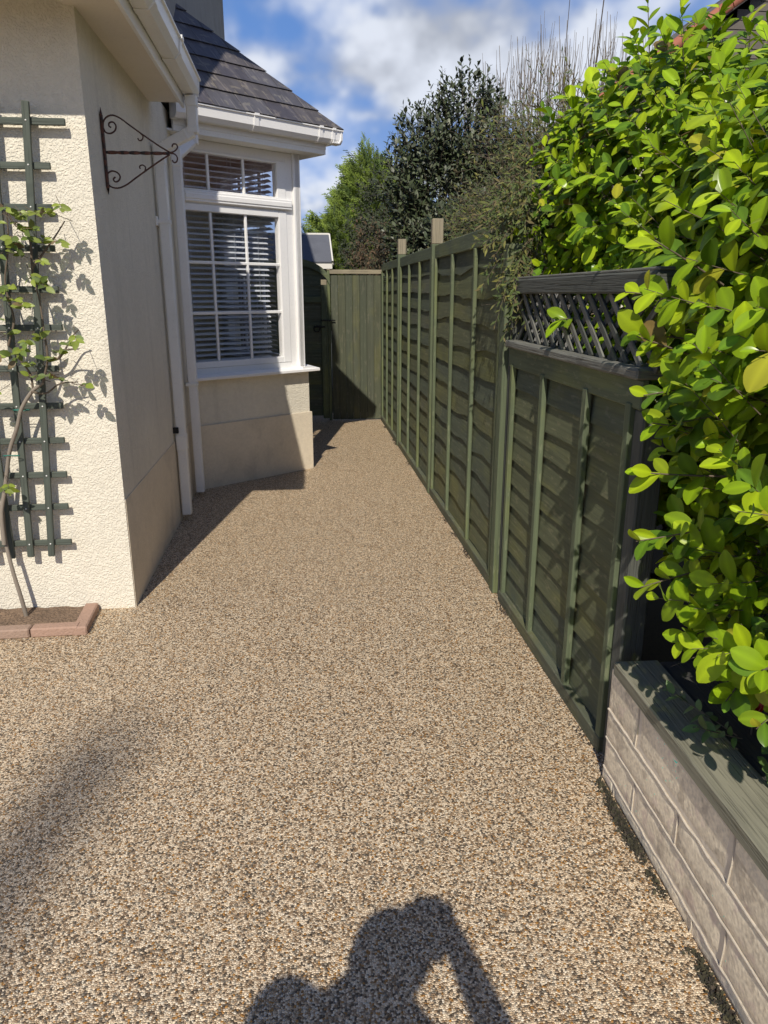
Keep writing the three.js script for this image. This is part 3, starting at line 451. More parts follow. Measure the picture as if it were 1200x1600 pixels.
{ // shed beyond the gate
  const t = thing('shed', 'small shed with a grey felt roof and pale eaves beyond the gate', 'shed', [-0.8, 0, -12]);
  part('wall', cboxAt(-2.0, 0.40, 0, 1.90, -12.9, -11.12, 0.004), M.bareWood, t);
  const sl = (z0, y0, z1, y1) => { const L = Math.hypot(z1 - z0, y1 - y0), g = cbox(2.55, 0.03, L, 0.004, 0, [0.4, z0]); g.rotateX(Math.atan2(y0 - y1, z1 - z0)); return g.translate(-0.8, (y0 + y1) / 2, (z0 + z1) / 2); };
  part('roof', [sl(-12.0, 2.36, -10.98, 1.92), sl(-13.02, 1.92, -12.0, 2.355)], M.felt, t);
  part('ridge_trim', cboxAt(-2.09, 0.486, 2.352, 2.382, -12.04, -11.96, 0.004), M.whiteTrim, t);
  part('eaves_board', cboxAt(-2.08, 0.48, 1.835, 1.905, -11.0, -10.975, 0.003), M.whiteTrim, t);
  for (const s of [-1, 1]) { const g = cbox(0.022, 0.05, 1.11, 0.003, 2); g.rotateX(s * -0.407); g.translate(0.487, 2.135, -12 - s * 0.51 + s * 0.0); g.translate(0, 0, 0); part('bargeboard', g, M.whiteTrim, t); }
}

// ---------------------------------------------------------------- trellis, bracket and bed on the sunlit wall
const WZ = -3.516;
{
  const t = thing('garden_trellis', 'dark green fan trellis fixed to the sunlit cream wall', 'trellis', [-1.37, 0.3, WZ]), R = rng(71), cx = -1.385;
  const bar = (a, b, w, d, z) => { const A = V(...a, z), B = V(...b, z), L = A.distanceTo(B), g = cbox(w, L, d, 0.002, 1, [R() * 5, R() * 5]); g.rotateZ(-Math.atan2(B.x - A.x, B.y - A.y)); return g.translate((A.x + B.x) / 2, (A.y + B.y) / 2, z); };
  const ups = [[[-1.072, 2.245], [-1.206, 0.305]], [[-1.212, 2.25], [-1.300, 0.305]], [[cx + 0.005, 2.25], [cx, 0.30]]];
  for (const [a, b] of ups) for (const s of a[0] > -1.35 ? [1, -1] : [1]) part('upright', bar(s > 0 ? a : [2 * cx - a[0], a[1]], s > 0 ? b : [2 * cx - b[0], b[1]], 0.029, 0.016, WZ + 0.053), M.trellisGreen, t);
  [[2.174, -0.93], [2.008, -1.008], [1.847, -1.02], [1.687, -1.029], [1.519, -1.034], [1.357, -1.039], [1.182, -1.074], [1.016, -1.074], [0.857, -1.087], [0.697, -1.095], [0.543, -1.107], [0.368, -1.112]].forEach(([y, x]) => {
    const g = cbox((x - cx) * 2, 0.027, 0.016, 0.002, 0, [R() * 5, R() * 5]); g.rotateZ((R() - 0.5) * 0.012); part('cross_slat', g.translate(cx, y, WZ + 0.0365), M.trellisGreen, t);
    for (const [a, b] of ups.slice(0, 2)) { const k = (a[1] - y) / (a[1] - b[1]), nx = a[0] + (b[0] - a[0]) * k, n = new THREE.SphereGeometry(0.0038, 6, 4); part('nail', n.translate(nx, y, WZ + 0.061), M.gutter, t); }
  });
}
{
  const t = thing('wall_bracket', 'rusty scrolled iron hanging basket bracket on the shaded wall', 'bracket', [-0.858, 1.94, -3.773]), Z = -3.773, p = (l) => l.map(([x, y]) => [x, y, Z]);
  part('back_plate', [cboxAt(-0.856, -0.846, 1.962, 2.268, Z - 0.013, Z + 0.013, 0.003, 1), ...[2.272, 1.958].map((y, i) => { const g = new THREE.ConeGeometry(0.013, 0.03, 4); g.rotateY(Math.PI / 4); g.scale(0.4, i ? -1 : 1, 1); g.translate(-0.851, y + (i ? -0.011 : 0.011), Z); return boxUV(g); })], M.rust, t);
  const bar = cbox(0.285, 0.010, 0.010, 0.001, 0).toNonIndexed ? new THREE.BoxGeometry(0.285, 0.011, 0.011, 60, 1, 1) : null; { const a = bar.attributes.position; for (let i = 0; i < a.count; i++) { const x = a.getX(i), k = (x + 0.1425) / 0.285, w = k > 0.02 && k < 0.9 ? k * 9 : 0, c = Math.cos(w), s = Math.sin(w), y = a.getY(i), z = a.getZ(i); a.setXYZ(i, x, y * c - z * s, y * s + z * c); } bar.computeVertexNormals(); }
  part('twisted_bar', boxUV(bar).translate(-0.7075, 2.112, Z), M.rust, t);
  const sc = (n, l, r = 0.0038) => part(n, tube(p(l), r, r, 6), M.rust, t);
  sc('stay', [[-0.848, 2.2], [-0.844, 2.236], [-0.828, 2.256], [-0.803, 2.264], [-0.773, 2.254], [-0.737, 2.229], [-0.678, 2.188], [-0.605, 2.14], [-0.564, 2.117]]);
  sc('scroll', [[-0.848, 2.215], [-0.838, 2.194], [-0.817, 2.19], [-0.797, 2.202], [-0.791, 2.221], [-0.802, 2.236], [-0.819, 2.232], [-0.821, 2.219], [-0.813, 2.214]]);
  sc('scroll', [[-0.689, 2.195], [-0.677, 2.18], [-0.684, 2.165], [-0.696, 2.164], [-0.7, 2.173]], 0.0032);
  sc('stay', [[-0.850, 2.0], [-0.851, 1.986], [-0.84, 1.97], [-0.812, 1.963], [-0.775, 1.974], [-0.723, 2.008], [-0.67, 2.043], [-0.617, 2.077], [-0.565, 2.108]]);
  sc('scroll', [[-0.848, 2.003], [-0.847, 2.023], [-0.826, 2.035], [-0.802, 2.027], [-0.793, 2.011], [-0.802, 1.994], [-0.818, 1.99], [-0.824, 2.001], [-0.814, 2.01]]);
  sc('scroll', [[-0.681, 2.037], [-0.677, 2.053], [-0.689, 2.062], [-0.703, 2.056], [-0.701, 2.046]], 0.0032);
  sc('scroll', [[-0.571, 2.114], [-0.543, 2.122], [-0.528, 2.138], [-0.533, 2.151], [-0.547, 2.151], [-0.552, 2.139]], 0.0034);
  sc('scroll', [[-0.571, 2.114], [-0.543, 2.11], [-0.532, 2.095], [-0.537, 2.078], [-0.55, 2.075], [-0.555, 2.085]], 0.0034);
}
{ // small bed at the foot of the wall
  const soil = new THREE.PlaneGeometry(0.85, 0.235, 60, 20); soil.rotateX(-Math.PI / 2); const a = soil.attributes.position; for (let i = 0; i < a.count; i++) a.setY(i, 0.012 + 0.02 * fbm(a.getX(i) * 14 + 50, a.getZ(i) * 14 + 50, 999, 999, 5, 4)); soil.computeVertexNormals(); soil.translate(-1.50, 0, -3.392); struct('soil', boxUV(soil), M.soil);
  const t = thing('brick_edging', 'low pinkish brick edging round the small bed at the wall foot', 'edging', [-1.3, 0, -3.3]), R = rng(81);
  const front = cbox(0.208, 0.045, 0.062, 0.006, 0), mats = [M.brick, M.brickB];
  for (let i = 0; i < 4; i++) piece('brick', front, mats[i % 2], t, V(-1.155 - i * 0.214, 0.018 + R() * 0.005, -3.245 - R() * 0.006), new THREE.Quaternion().setFromEuler(new THREE.Euler(0, 0.02 + (R() - 0.5) * 0.03, 0)));
  for (const [z, l] of [[-3.36, 0.285]]) { const g = cbox(0.062, 0.045, l, 0.006, 2); piece('brick', g, M.brick, t, V(-1.052, 0.019, z), new THREE.Quaternion().setFromEuler(new THREE.Euler(0, 0.06, 0))); }
}

// ---------------------------------------------------------------- raised bed on the right
const RB = (() => { const d = V(-0.04, 0, 0.999).normalize(), n = V(-0.999, 0, -0.04).normalize(); return new THREE.Matrix4().makeBasis(d, V(0, 1, 0), n).setPosition(0.926, 0, -1.968); })();   // u toward the camera, w towards the path
{
  const t = thing('block_wall', 'low weathered concrete block wall of the raised bed, bottom right', 'wall', [0.932, 0, -1.968]), R = rng(91);
  part('mortar', [fbox(RB, 0.004, 3.0, -0.02, 0.383, -0.10, -0.0035)], M.mortar, t);
  const rows = [[0.0, 0.042, 0.10], [0.046, 0.148, 0.235], [0.154, 0.247, 0.49], [0.253, 0.386, 0.214]];
  for (const [v0, v1, off] of rows) for (let k = -1; k < 6; k++) {
    let u0 = off + k * 0.515 + 0.004, u1 = off + (k + 1) * 0.515 - 0.004; u0 = Math.max(u0, 0); u1 = Math.min(u1, 3.0); if (u1 - u0 < 0.02) continue;
    const n = 20, m = 6, g = new THREE.BoxGeometry(u1 - u0, v1 - v0, 0.105, n, m, 1), a = g.attributes.position, ou = R() * 9, ov = R() * 9;
    for (let i = 0; i < a.count; i++) { const x = a.getX(i), y = a.getY(i), z = a.getZ(i); if (z > 0) { const ex = Math.min(1, ((u1 - u0) / 2 - Math.abs(x)) / 0.006), ey = Math.min(1, ((v1 - v0) / 2 - Math.abs(y)) / 0.006); a.setZ(i, z + 0.0025 * (fbm((x + ou) * 25, (y + ov) * 25, 999, 999, 7, 4) - 0.5) - (ex < 1 || ey < 1 ? 0.004 : 0)); } }
    g.computeVertexNormals(); const q = boxUV(g, [ou, ov]); q.translate((u0 + u1) / 2, (v0 + v1) / 2, -0.0535 + (R() - 0.5) * 0.003); part('block', on(RB, q), M.block, t);
  }
  // ridges of mortar squeezed proud of the joints
  const ridge = (pts) => { const g = tube(pts.map(([u, v, w]) => pt(RB, u, v, w)), 1, 1, 5, pts.length * 2); return g; };
  const mk = (pts, r0) => { const v = pts.map(([u, vv]) => [u, vv + (R() - 0.5) * 0.003, -0.003 + R() * 0.003]); const g = tube(v.map((q) => pt(RB, ...q)), r0, r0 * 0.9, 5, v.length * 2); return g; };
  const line = (u0, u1, v) => { const o = []; for (let u = u0; u <= u1; u += 0.03) o.push([u, v]); return o; };
  part('mortar', [mk(line(0.005, 2.9, 0.0445), 0.0036), mk(line(0.005, 2.9, 0.151), 0.0038), mk(line(0.005, 2.9, 0.250), 0.0044), ...rows.flatMap(([v0, v1, off]) => [-1, 0, 1, 2, 3].map((k) => off + k * 0.515).filter((u) => u > 0.03 && u < 2.9).map((u) => mk([[u, v0], [u + 0.003, (v0 + v1) / 2], [u, v1]], 0.0026)))], M.mortar, t, 'pale ridges of mortar');
  void ridge;
  const s1 = thing('timber_plank', 'weathered grey-green timber plank along the top of the block wall', 'plank', [0.95, 0.386, -1.5]); part('plank', fbox(RB, 0.035, 3.0, 0.3875, 0.431, -0.128, 0.009, 0.004), M.sleeper, s1);
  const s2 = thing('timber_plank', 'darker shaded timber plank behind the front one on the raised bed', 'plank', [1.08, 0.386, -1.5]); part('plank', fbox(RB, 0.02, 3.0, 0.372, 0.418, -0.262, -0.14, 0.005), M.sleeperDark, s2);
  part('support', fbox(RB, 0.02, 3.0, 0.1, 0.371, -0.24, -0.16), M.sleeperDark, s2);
  const soil = new THREE.PlaneGeometry(4.0, 3.5, 60, 50); soil.rotateX(-Math.PI / 2); const a = soil.attributes.position; for (let i = 0; i < a.count; i++) a.setY(i, 0.30 + 0.05 * fbm(a.getX(i) * 9 + 50, a.getZ(i) * 9 + 50, 999, 999, 5, 4)); soil.computeVertexNormals(); soil.translate(3.12, 0, -0.3); struct('bed_soil', boxUV(soil), M.soil);
}

// ---------------------------------------------------------------- foliage
function leafTemplate({ w, n = 4, curl = 0.15, fold = 0.2, blunt = 0.5, cols = 1, mid = 1.25 }) {   // unit length along +y, upper side +z
  const P = [], C = [], I = [], row = [];
  for (let i = 0; i <= n; i++) {
    const t = i / n, hw = w * 0.5 * Math.pow(Math.sin(Math.PI * Math.min(1, Math.pow(t, 0.5 + blunt * 0.8) * 0.97 + 0.015)), 0.66), z = -curl * t * t; const r = [];
    for (let k = -cols; k <= cols; k++) { const f = k / cols; P.push([hw * f, t, z + fold * hw * Math.abs(f) - 0.35 * curl * hw * f * f]); C.push(k === 0 ? mid : 1); r.push(P.length - 1); }
    row.push(r);
  }
  for (let i = 0; i < n; i++) for (let k = 0; k < cols * 2; k++) { const a = row[i][k], b = row[i][k + 1], c = row[i + 1][k + 1], d = row[i + 1][k]; I.push(a, b, c, a, c, d); }
  const g = new THREE.BufferGeometry(); g.setAttribute('position', new THREE.Float32BufferAttribute(P.flat(), 3)); g.setIndex(I); g.computeVertexNormals(); g.setAttribute('color', new THREE.Float32BufferAttribute(C.flatMap((c) => [c, c, c]), 3)); return g;
}
function leavesGeo(list, tmpl) {                 // many leaves as one geometry
  const counts = list.map((l) => tmpl[l.k].attributes.position.count), ic = list.map((l) => tmpl[l.k].index.count), nv = counts.reduce((a, b) => a + b, 0), ni = ic.reduce((a, b) => a + b, 0);
  const P = new Float32Array(nv * 3), N = new Float32Array(nv * 3), C = new Float32Array(nv * 3), I = new Uint32Array(ni), v = V(), m = new THREE.Matrix4(); let o = 0, q = 0;
  for (const l of list) {
    const t = tmpl[l.k], p = t.attributes.position, nn = t.attributes.normal, c = t.attributes.color, ix = t.index.array; m.compose(l.p, l.q, l.s);
    for (let i = 0; i < ix.length; i++) I[q++] = ix[i] + o;
    for (let i = 0; i < p.count; i++, o++) { v.fromBufferAttribute(p, i).applyMatrix4(m); P[o * 3] = v.x; P[o * 3 + 1] = v.y; P[o * 3 + 2] = v.z; v.fromBufferAttribute(nn, i).applyQuaternion(l.q); N[o * 3] = v.x; N[o * 3 + 1] = v.y; N[o * 3 + 2] = v.z; const f = c.getX(i); C[o * 3] = l.c[0] * f; C[o * 3 + 1] = l.c[1] * f; C[o * 3 + 2] = l.c[2] * f; }
  }
  const g = new THREE.BufferGeometry(); g.setAttribute('position', new THREE.BufferAttribute(P, 3)); g.setAttribute('normal', new THREE.BufferAttribute(N, 3)); g.setAttribute('color', new THREE.BufferAttribute(C, 3)); g.setIndex(new THREE.BufferAttribute(I, 1)); return g;
}
const _x = V(), _y = V(), _z = V(), _m = new THREE.Matrix4();
function leafQuat(dir, nrm) { _y.copy(dir).normalize(); _x.crossVectors(_y, nrm).normalize(); _z.crossVectors(_x, _y); _m.makeBasis(_x, _y, _z); return new THREE.Quaternion().setFromRotationMatrix(_m); }
const rv = (R, s = 1) => V((R() - 0.5) * 2 * s, (R() - 0.5) * 2 * s, (R() - 0.5) * 2 * s);
const perp = (d) => Math.abs(d.y) < 0.9 ? V(0, 1, 0).cross(d).normalize() : V(1, 0, 0).cross(d).normalize();
// leaves set spirally along a shoot; out.leaves, out.stems
function shoot(out, R, base, dir, len, n, L, o = {}) {
  const { open = 1.0, from = 0.25, light = V(-0.15, 0.75, 0.55), nk = 3, tint, ok, droop = 0, r = 0.002 } = o; dir.normalize(); const s = perp(dir), b = dir.clone().cross(s), end = base.clone().addScaledVector(dir, len).add(V(0, -droop * len, 0)); let az = R() * 6.28;
  for (let i = 0; i < n; i++) {
    const t = from + (1 - from) * (i + 0.5) / n; az += 2.4 + (R() - 0.5) * 0.7; const rad = s.clone().multiplyScalar(Math.cos(az)).addScaledVector(b, Math.sin(az)), a = open * (1.15 - 0.7 * Math.max(0, t - 0.3)) + (R() - 0.5) * 0.35;
    const d = dir.clone().multiplyScalar(Math.cos(a)).addScaledVector(rad, Math.sin(a)).add(rv(R, 0.12)).normalize();
    const p = base.clone().lerp(end, t); const sz = L * (0.62 + 0.55 * R()) * (t > 0.93 ? 0.6 : 1);
    if (ok && !ok(p, d, sz)) continue;
    const nn = dir.clone().multiplyScalar(0.7).addScaledVector(rad, -0.25).addScaledVector(light, 0.85).add(rv(R, 0.35));
    out.leaves.push({ p, q: leafQuat(d, nn), s: V(sz, sz, sz), k: Math.floor(R() * nk), c: tint(R, t, p) });
  }
  out.stems.push([base, base.clone().lerp(end, 0.5).add(rv(R, 0.01 * len)), end, r]);
}
const stemsGeo = (st, rad = 4) => merge(st.map(([a, b, c, r]) => tube([a, b, c], r, r * 0.5, rad, 3)));
const vp = new THREE.Matrix4(); camera.updateMatrixWorld(); camera.updateProjectionMatrix(); vp.multiplyMatrices(camera.projectionMatrix, camera.matrixWorld.clone().invert());
const inView = (p, mrg = 1.02) => { const v = V().copy(p).applyMatrix4(vp); return Math.abs(v.x) < mrg && Math.abs(v.y) < mrg && v.z < 1; };
// the largest leaves one by one, the rest of the crown as one part
function plantLeaves(t, out, tmpl, mat, nSolo, score) {
  const vis = out.leaves.filter((l) => inView(l.p)).sort((a, b) => score(a) - score(b)), solo = new Set(vis.slice(0, nSolo)), mats = new Map();
  for (const l of solo) {
    const key = l.c.map((v) => Math.round(Math.log(v * 100 + 0.01) * 5)).join(','); if (!mats.has(key)) { const m = mat.clone(); m.color.setRGB(...l.c); mats.set(key, m); }
    piece('leaf', tmpl[l.k], mats.get(key), t, l.p, l.q, l.s);
  }
  const rest = out.leaves.filter((l) => !solo.has(l)); if (rest.length) { const f = part('foliage', leavesGeo(rest, tmpl), mat, t); f.userData.kind = 'stuff'; }
}
const camP = V(0, 1.5, 0), near = (l) => l.p.distanceTo(camP) / l.s.x;

// broad-leaved hedge over the raised bed
{
  const t = thing('hedge', 'bright yellow-green broad-leaved hedge bulging over the raised bed and trellis', 'hedge', [1.4, 0.33, -1.9]), R = rng(101), out = { leaves: [], stems: [] };
  const tm = [leafTemplate({ w: 0.58, n: 8, curl: 0.2, fold: 0.25, blunt: 0.95, cols: 2, mid: 1.3 }), leafTemplate({ w: 0.64, n: 8, curl: 0.34, fold: 0.12, blunt: 0.9, cols: 2, mid: 1.25 }), leafTemplate({ w: 0.52, n: 8, curl: 0.08, fold: 0.4, blunt: 0.85, cols: 2, mid: 1.3 })];
  const tint = (R, t) => { const k = R(), v = 0.8 + 0.4 * R(); return (k < 0.008 ? [0.16, 0.11, 0.03] : k < 0.035 ? [0.34, 0.34, 0.02] : k < 0.5 ? [0.21, 0.325, 0.005] : k < 0.78 ? [0.30, 0.40, 0.007] : [0.095, 0.185, 0.008]).map((c) => c * v * (t > 0.8 ? 1.15 : 1)); };
  const ok = (p, d, s) => { const e = p.clone().addScaledVector(d, s); for (const q of [p, e]) { if (q.y < 0.50 || q.x < 0.70 || (q.y < 0.64 && q.z > -1.72)) return false; if (q.z < -1.97 && q.y < 1.60 && q.x < 1.07) return false; if (q.z < -3.42 && q.y < 1.88 && q.x < 1.09) return false; } return true; };
  const B = [[1.37, 1.03, -1.42, 0.44, 0.60, 0.50], [1.42, 1.50, -1.66, 0.46, 0.55, 0.5], [1.64, 1.66, -2.25, 0.55, 0.46, 0.6], [1.68, 1.93, -3.05, 0.56, 0.46, 0.62], [1.50, 1.92, -3.5, 0.34, 0.40, 0.36], [1.64, 1.60, -1.75, 0.5, 0.44, 0.55], [2.2, 1.88, -2.7, 0.6, 0.5, 0.9], [1.55, 1.2, -2.6, 0.42, 0.6, 0.75]];
  const inside = (p, k) => B.some(([x, y, z, a, b, c], i) => i !== k && ((p.x - x) / a) ** 2 + ((p.y - y) / b) ** 2 + ((p.z - z) / c) ** 2 < 0.62);
  B.forEach(([x, y, z, a, b, c], k) => {
    const n = Math.round(640 * (a * b + b * c + a * c));
    for (let i = 0; i < n; i++) {
      const d = rv(R).normalize(); if (d.x > 0.55 && d.y < 0.3 && R() < 0.55) continue; const deep = R() < 0.38 ? 0.5 + 0.3 * R() : 0.74 + 0.2 * R(); const p = V(x + d.x * a * deep, y + d.y * b * deep, z + d.z * c * deep); if (deep > 0.7 && inside(p, k)) continue;
      const nd = V(d.x / a, d.y / b, d.z / c).normalize().multiplyScalar(0.75).add(V(-0.15, 0.42, 0.1)).add(rv(R, 0.3));
      shoot(out, R, p, nd, 0.12 + 0.12 * R(), 9, 0.058 + 0.027 * R(), { open: 1.05, from: 0.1, tint, ok, r: 0.0016 });
    }
  });
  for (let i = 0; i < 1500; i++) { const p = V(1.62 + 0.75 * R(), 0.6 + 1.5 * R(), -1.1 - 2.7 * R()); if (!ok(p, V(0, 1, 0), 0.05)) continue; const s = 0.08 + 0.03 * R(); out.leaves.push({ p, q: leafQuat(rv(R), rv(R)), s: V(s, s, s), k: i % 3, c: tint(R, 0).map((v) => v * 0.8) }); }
  // long loose shoots that lean out over the low panel and the path
  for (const [x, y, z, dx, dy, dz, l] of [[1.08, 1.16, -1.75, -1, 0.15, 0.1, 0.24], [1.05, 1.06, -1.7, -1, 0.05, -0.1, 0.22], [1.02, 0.94, -1.66, -1, -0.1, 0.1, 0.22], [1.05, 0.84, -1.66, -1, -0.25, 0, 0.22], [1.08, 1.32, -1.85, -0.9, 0.3, 0, 0.24], [1.1, 0.74, -1.6, -0.8, -0.2, 0.2, 0.22], [1.12, 1.48, -1.95, -1, 0.1, -0.2, 0.25], [1.08, 1.38, -1.9, -1, 0.1, 0.0, 0.22], [1.06, 1.28, -1.78, -1, -0.1, 0.1, 0.22], [1.04, 1.52, -1.8, -0.8, 0.4, 0.1, 0.24],  [1.1, 1.43, -2.75, -0.8, -0.12, 0.1, 0.16], [1.5, 2.35, -3.35, -0.2, 1, 0.1, 0.3], [1.2, 1.72, -3.6, -0.9, 0.2, 0.1, 0.2], [1.22, 1.62, -3.4, -1, 0, 0.2, 0.16], [1.04, 0.70, -1.44, -0.6, -0.1, 0.5, 0.22], [1.02, 0.74, -1.32, -0.5, 0.2, 0.4, 0.2]])
    shoot(out, R, V(x, y, z), V(dx, dy, dz), l, 8, 0.080, { open: 0.85, from: 0.2, tint, ok: (p, d, s) => p.y > 0.45, r: 0.003 });
  for (let i = 0; i < 7; i++) { const b = B[i % B.length]; part('branch', tube([[1.42 + 0.1 * R(), 0.3, -1.5 - i * 0.28], [b[0] + 0.15, (b[1] + 0.3) / 2, b[2]], [b[0], b[1] + 0.1, b[2]]], 0.016, 0.006, 6, 8), M.bark, t); }
  const st = part('shoot_stems', stemsGeo(out.stems), M.twig, t); st.userData.kind = 'stuff';
  plantLeaves(t, out, tm, M.hedgeLeaf, 300, near);
}
// moss and grit gathered at the foot of the block wall and the fence
{
  const R = rng(203), list = [], tm = [leafTemplate({ w: 0.8, n: 2, curl: 0.3, fold: 0.2, blunt: 0.6, mid: 1 })];
  const put = (x, z, n, sp, c) => { for (let i = 0; i < n; i++) { const a = (R() - 0.5) * 2 * sp, s = 0.006 + 0.008 * R(), v = 0.6 + 0.7 * R(); list.push({ p: V(x - 0.002 - R() * R() * 0.03, 0.002 + 0.006 * R(), z + a), q: leafQuat(rv(R).add(V(0, 0.4, 0)), rv(R)), s: V(s, s, s), k: 0, c: c.map((q) => q * v) }); } };
  for (let k = 0; k < 16; k++) { const u = R() * 0.9; put(0.916 - 0.04 * u, -1.95 + u, 90, 0.05, R() < 0.5 ? [0.05, 0.045, 0.02] : [0.06, 0.045, 0.03]); }
  put(0.905, -1.70, 420, 0.09, [0.045, 0.04, 0.018]);
  for (let k = 0; k < 12; k++) put(0.957, -2.1 - 6.8 * R(), 24, 0.06, [0.075, 0.055, 0.035]);
  const m = single('moss', leavesGeo(list, tm), M.softLeaf, 'dark moss and grit gathered along the foot of the block wall', 'moss'); m.userData.kind = 'stuff';
}
// climbing rose on the trellis
{
  const t = thing('climbing_rose', 'climbing rose with young leaves tied to the trellis', 'climbing plant', [-1.34, 0.01, -3.42]), R = rng(111), out = { leaves: [], stems: [] };
  const tm = [leafTemplate({ w: 0.55, n: 5, curl: 0.2, fold: 0.3, blunt: 0.3, mid: 1.15 }), leafTemplate({ w: 0.6, n: 5, curl: 0.1, fold: 0.2, blunt: 0.35, mid: 1.15 })];
  const S = [[[-1.344, 0.0], [-1.354, 0.129], [-1.37, 0.243], [-1.387, 0.371], [-1.393, 0.449], [-1.386, 0.541]], [[-1.391, 0.387], [-1.386, 0.541], [-1.365, 0.632], [-1.344, 0.721], [-1.314, 0.823], [-1.26, 0.938], [-1.234, 1.009], [-1.181, 1.087], [-1.133, 1.125]], [[-1.181, 1.087], [-1.185, 1.162], [-1.212, 1.217], [-1.25, 1.285]], [[-1.133, 1.125], [-1.096, 1.23], [-1.095, 1.338], [-1.1, 1.471], [-1.118, 1.575], [-1.114, 1.702]], [[-1.25, 1.285], [-1.215, 1.392], [-1.23, 1.471], [-1.237, 1.549], [-1.2, 1.7], [-1.185, 1.83]], [[-1.097, 1.216], [-1.055, 1.229], [-0.985, 1.324], [-0.953, 1.351]], [[-1.055, 1.229], [-1.025, 1.262], [-0.957, 1.27]], [[-1.114, 1.60], [-1.009, 1.723], [-0.962, 1.791]], [[-1.118, 1.575], [-1.122, 1.74], [-1.168, 1.777], [-1.185, 1.838]], [[-1.39, 0.44], [-1.42, 0.7], [-1.40, 1.1], [-1.36, 1.5], [-1.3, 1.8]], [[-1.181, 1.087], [-1.12, 1.08], [-1.06, 1.12], [-0.985, 1.125]]];
  S.forEach((s, i) => part('stem', tube(s.map(([x, y], j) => [x, y, -3.425 + 0.015 * Math.sin(i * 2 + j)]), i < 2 ? 0.011 : 0.0055, i < 2 ? 0.008 : 0.0025, 6), i < 2 ? M.twigPale : M.twig, t));
  const tint = (R) => { const k = R(), v = 0.8 + 0.4 * R(); return (k < 0.6 ? [0.215, 0.275, 0.025] : k < 0.93 ? [0.115, 0.17, 0.025] : [0.16, 0.11, 0.045]).map((c) => c * v); };
  for (const [x, y] of [[-1.183, 1.85], [-1.123, 1.827], [-1.119, 1.765], [-1.213, 1.727], [-1.011, 1.815], [-1.112, 1.722], [-0.997, 1.716], [-0.961, 1.804], [-1.202, 1.523], [-1.116, 1.588], [-1.082, 1.549], [-1.064, 1.531], [-1.233, 1.484], [-1.183, 1.471], [-1.148, 1.445], [-1.165, 1.312], [-1.114, 1.298], [-1.007, 1.297], [-1.227, 1.245], [-1.185, 1.258], [-1.097, 1.216], [-1.055, 1.229], [-1.038, 1.262], [-1.077, 1.161], [-1.013, 1.132], [-0.974, 1.118], [-1.3, 1.099], [-0.955, 1.34], [-1.329, 0.691], [-1.364, 0.677], [-1.209, 1.789], [-1.073, 1.827], [-0.965, 1.86], [-1.171, 1.714], [-1.052, 1.69], [-1.071, 1.74], [-1.26, 1.6], [-1.29, 1.4], [-1.35, 1.65], [-1.21, 1.8], [-1.16, 1.79], [-1.09, 1.78], [-1.22, 1.66], [-1.13, 1.65], [-1.06, 1.64], [-1.19, 1.54], [-1.25, 1.33], [-1.2, 1.29], [-1.14, 1.2], [-1.12, 1.15], [-1.3, 1.25], [-1.28, 1.75], [-1.15, 1.73], [-1.27, 1.52], [-1.33, 1.35]]) {
    const c = V(x, y, -3.405 + 0.05 * R()), ax = V((R() - 0.4) * 1.4, (R() - 0.55), 0.35 + 0.5 * R()).normalize(), s = perp(ax);
    for (let i = 0; i < 5; i++) { const side = i === 0 ? 0 : (i % 2 ? 1 : -1), p = c.clone().addScaledVector(ax, i === 0 ? 0.05 : 0.045 - 0.018 * Math.ceil(i / 2) + 0.01), d = ax.clone().multiplyScalar(i === 0 ? 1 : 0.6).addScaledVector(s, side).add(rv(R, 0.2)); const L = 0.037 * (0.7 + 0.6 * R()) * (i === 0 ? 1.15 : 1); out.leaves.push({ p, q: leafQuat(d, V(-0.1, 0.6, 0.6).add(rv(R, 0.6))), s: V(L, L, L), k: Math.floor(R() * 2), c: tint(R) }); }
    out.stems.push([c.clone().addScaledVector(ax, -0.05), c, c.clone().addScaledVector(ax, 0.05), 0.0015]);
  }
  part('leaf_stalk', stemsGeo(out.stems), M.twig, t).userData.kind = 'stuff';
  plantLeaves(t, out, tm, M.roseLeaf, 260, near);
  for (const y of [0.80, 1.005]) { const g = new THREE.TorusGeometry(0.03, 0.0018, 5, 16); g.scale(1.2, 0.4, 1); g.rotateX(1.2); g.translate(y < 0.9 ? -1.31 : -1.24, y, -3.43); part('plant_tie', g, std({ color: lin(0.02, 0.16, 0.12), roughness: 0.6 }), t, 'green garden tie'); }
}
// trailing plant and others on the raised bed
{
  const t = thing('trailing_plant', 'small trailing plant with serrated green sprigs lying over the planks', 'plant', [1.0, 0.43, -1.5]), R = rng(121), out = { leaves: [], stems: [] }, tm = [leafTemplate({ w: 0.5, n: 5, curl: 0.12, fold: 0.25, blunt: 0.4, mid: 1.2 }), leafTemplate({ w: 0.66, n: 5, curl: 0.15, fold: 0.2, blunt: 0.6, mid: 1.2 })];
  const tint = (R) => { const v = 0.7 + 0.5 * R(); return [0.085 * v, 0.16 * v, 0.03 * v]; };
  for (const [x, y, z, dx, dy, dz, l, n] of [[1.05, 0.445, -1.50, -0.6, 0.25, -0.85, 0.2, 12], [1.05, 0.45, -1.48, -0.9, 0.3, 0.0, 0.14, 9], [1.1, 0.45, -1.45, -0.3, 0.3, 0.5, 0.15, 10], [1.12, 0.45, -1.5, 0.4, 0.5, 0.3, 0.14, 9], [1.04, 0.445, -1.38, -0.2, 0.35, 0.6, 0.13, 8], [1.15, 0.43, -1.4, 0.1, 0.4, 0.7, 0.16, 9]]) shoot(out, R, V(x, y, z), V(dx, dy, dz), l, n, 0.04, { open: 0.9, from: 0.1, nk: 2, tint, r: 0.002 });
  part('stem', stemsGeo(out.stems), M.twig, t); plantLeaves(t, out, tm, M.roseLeaf, 60, near);
}
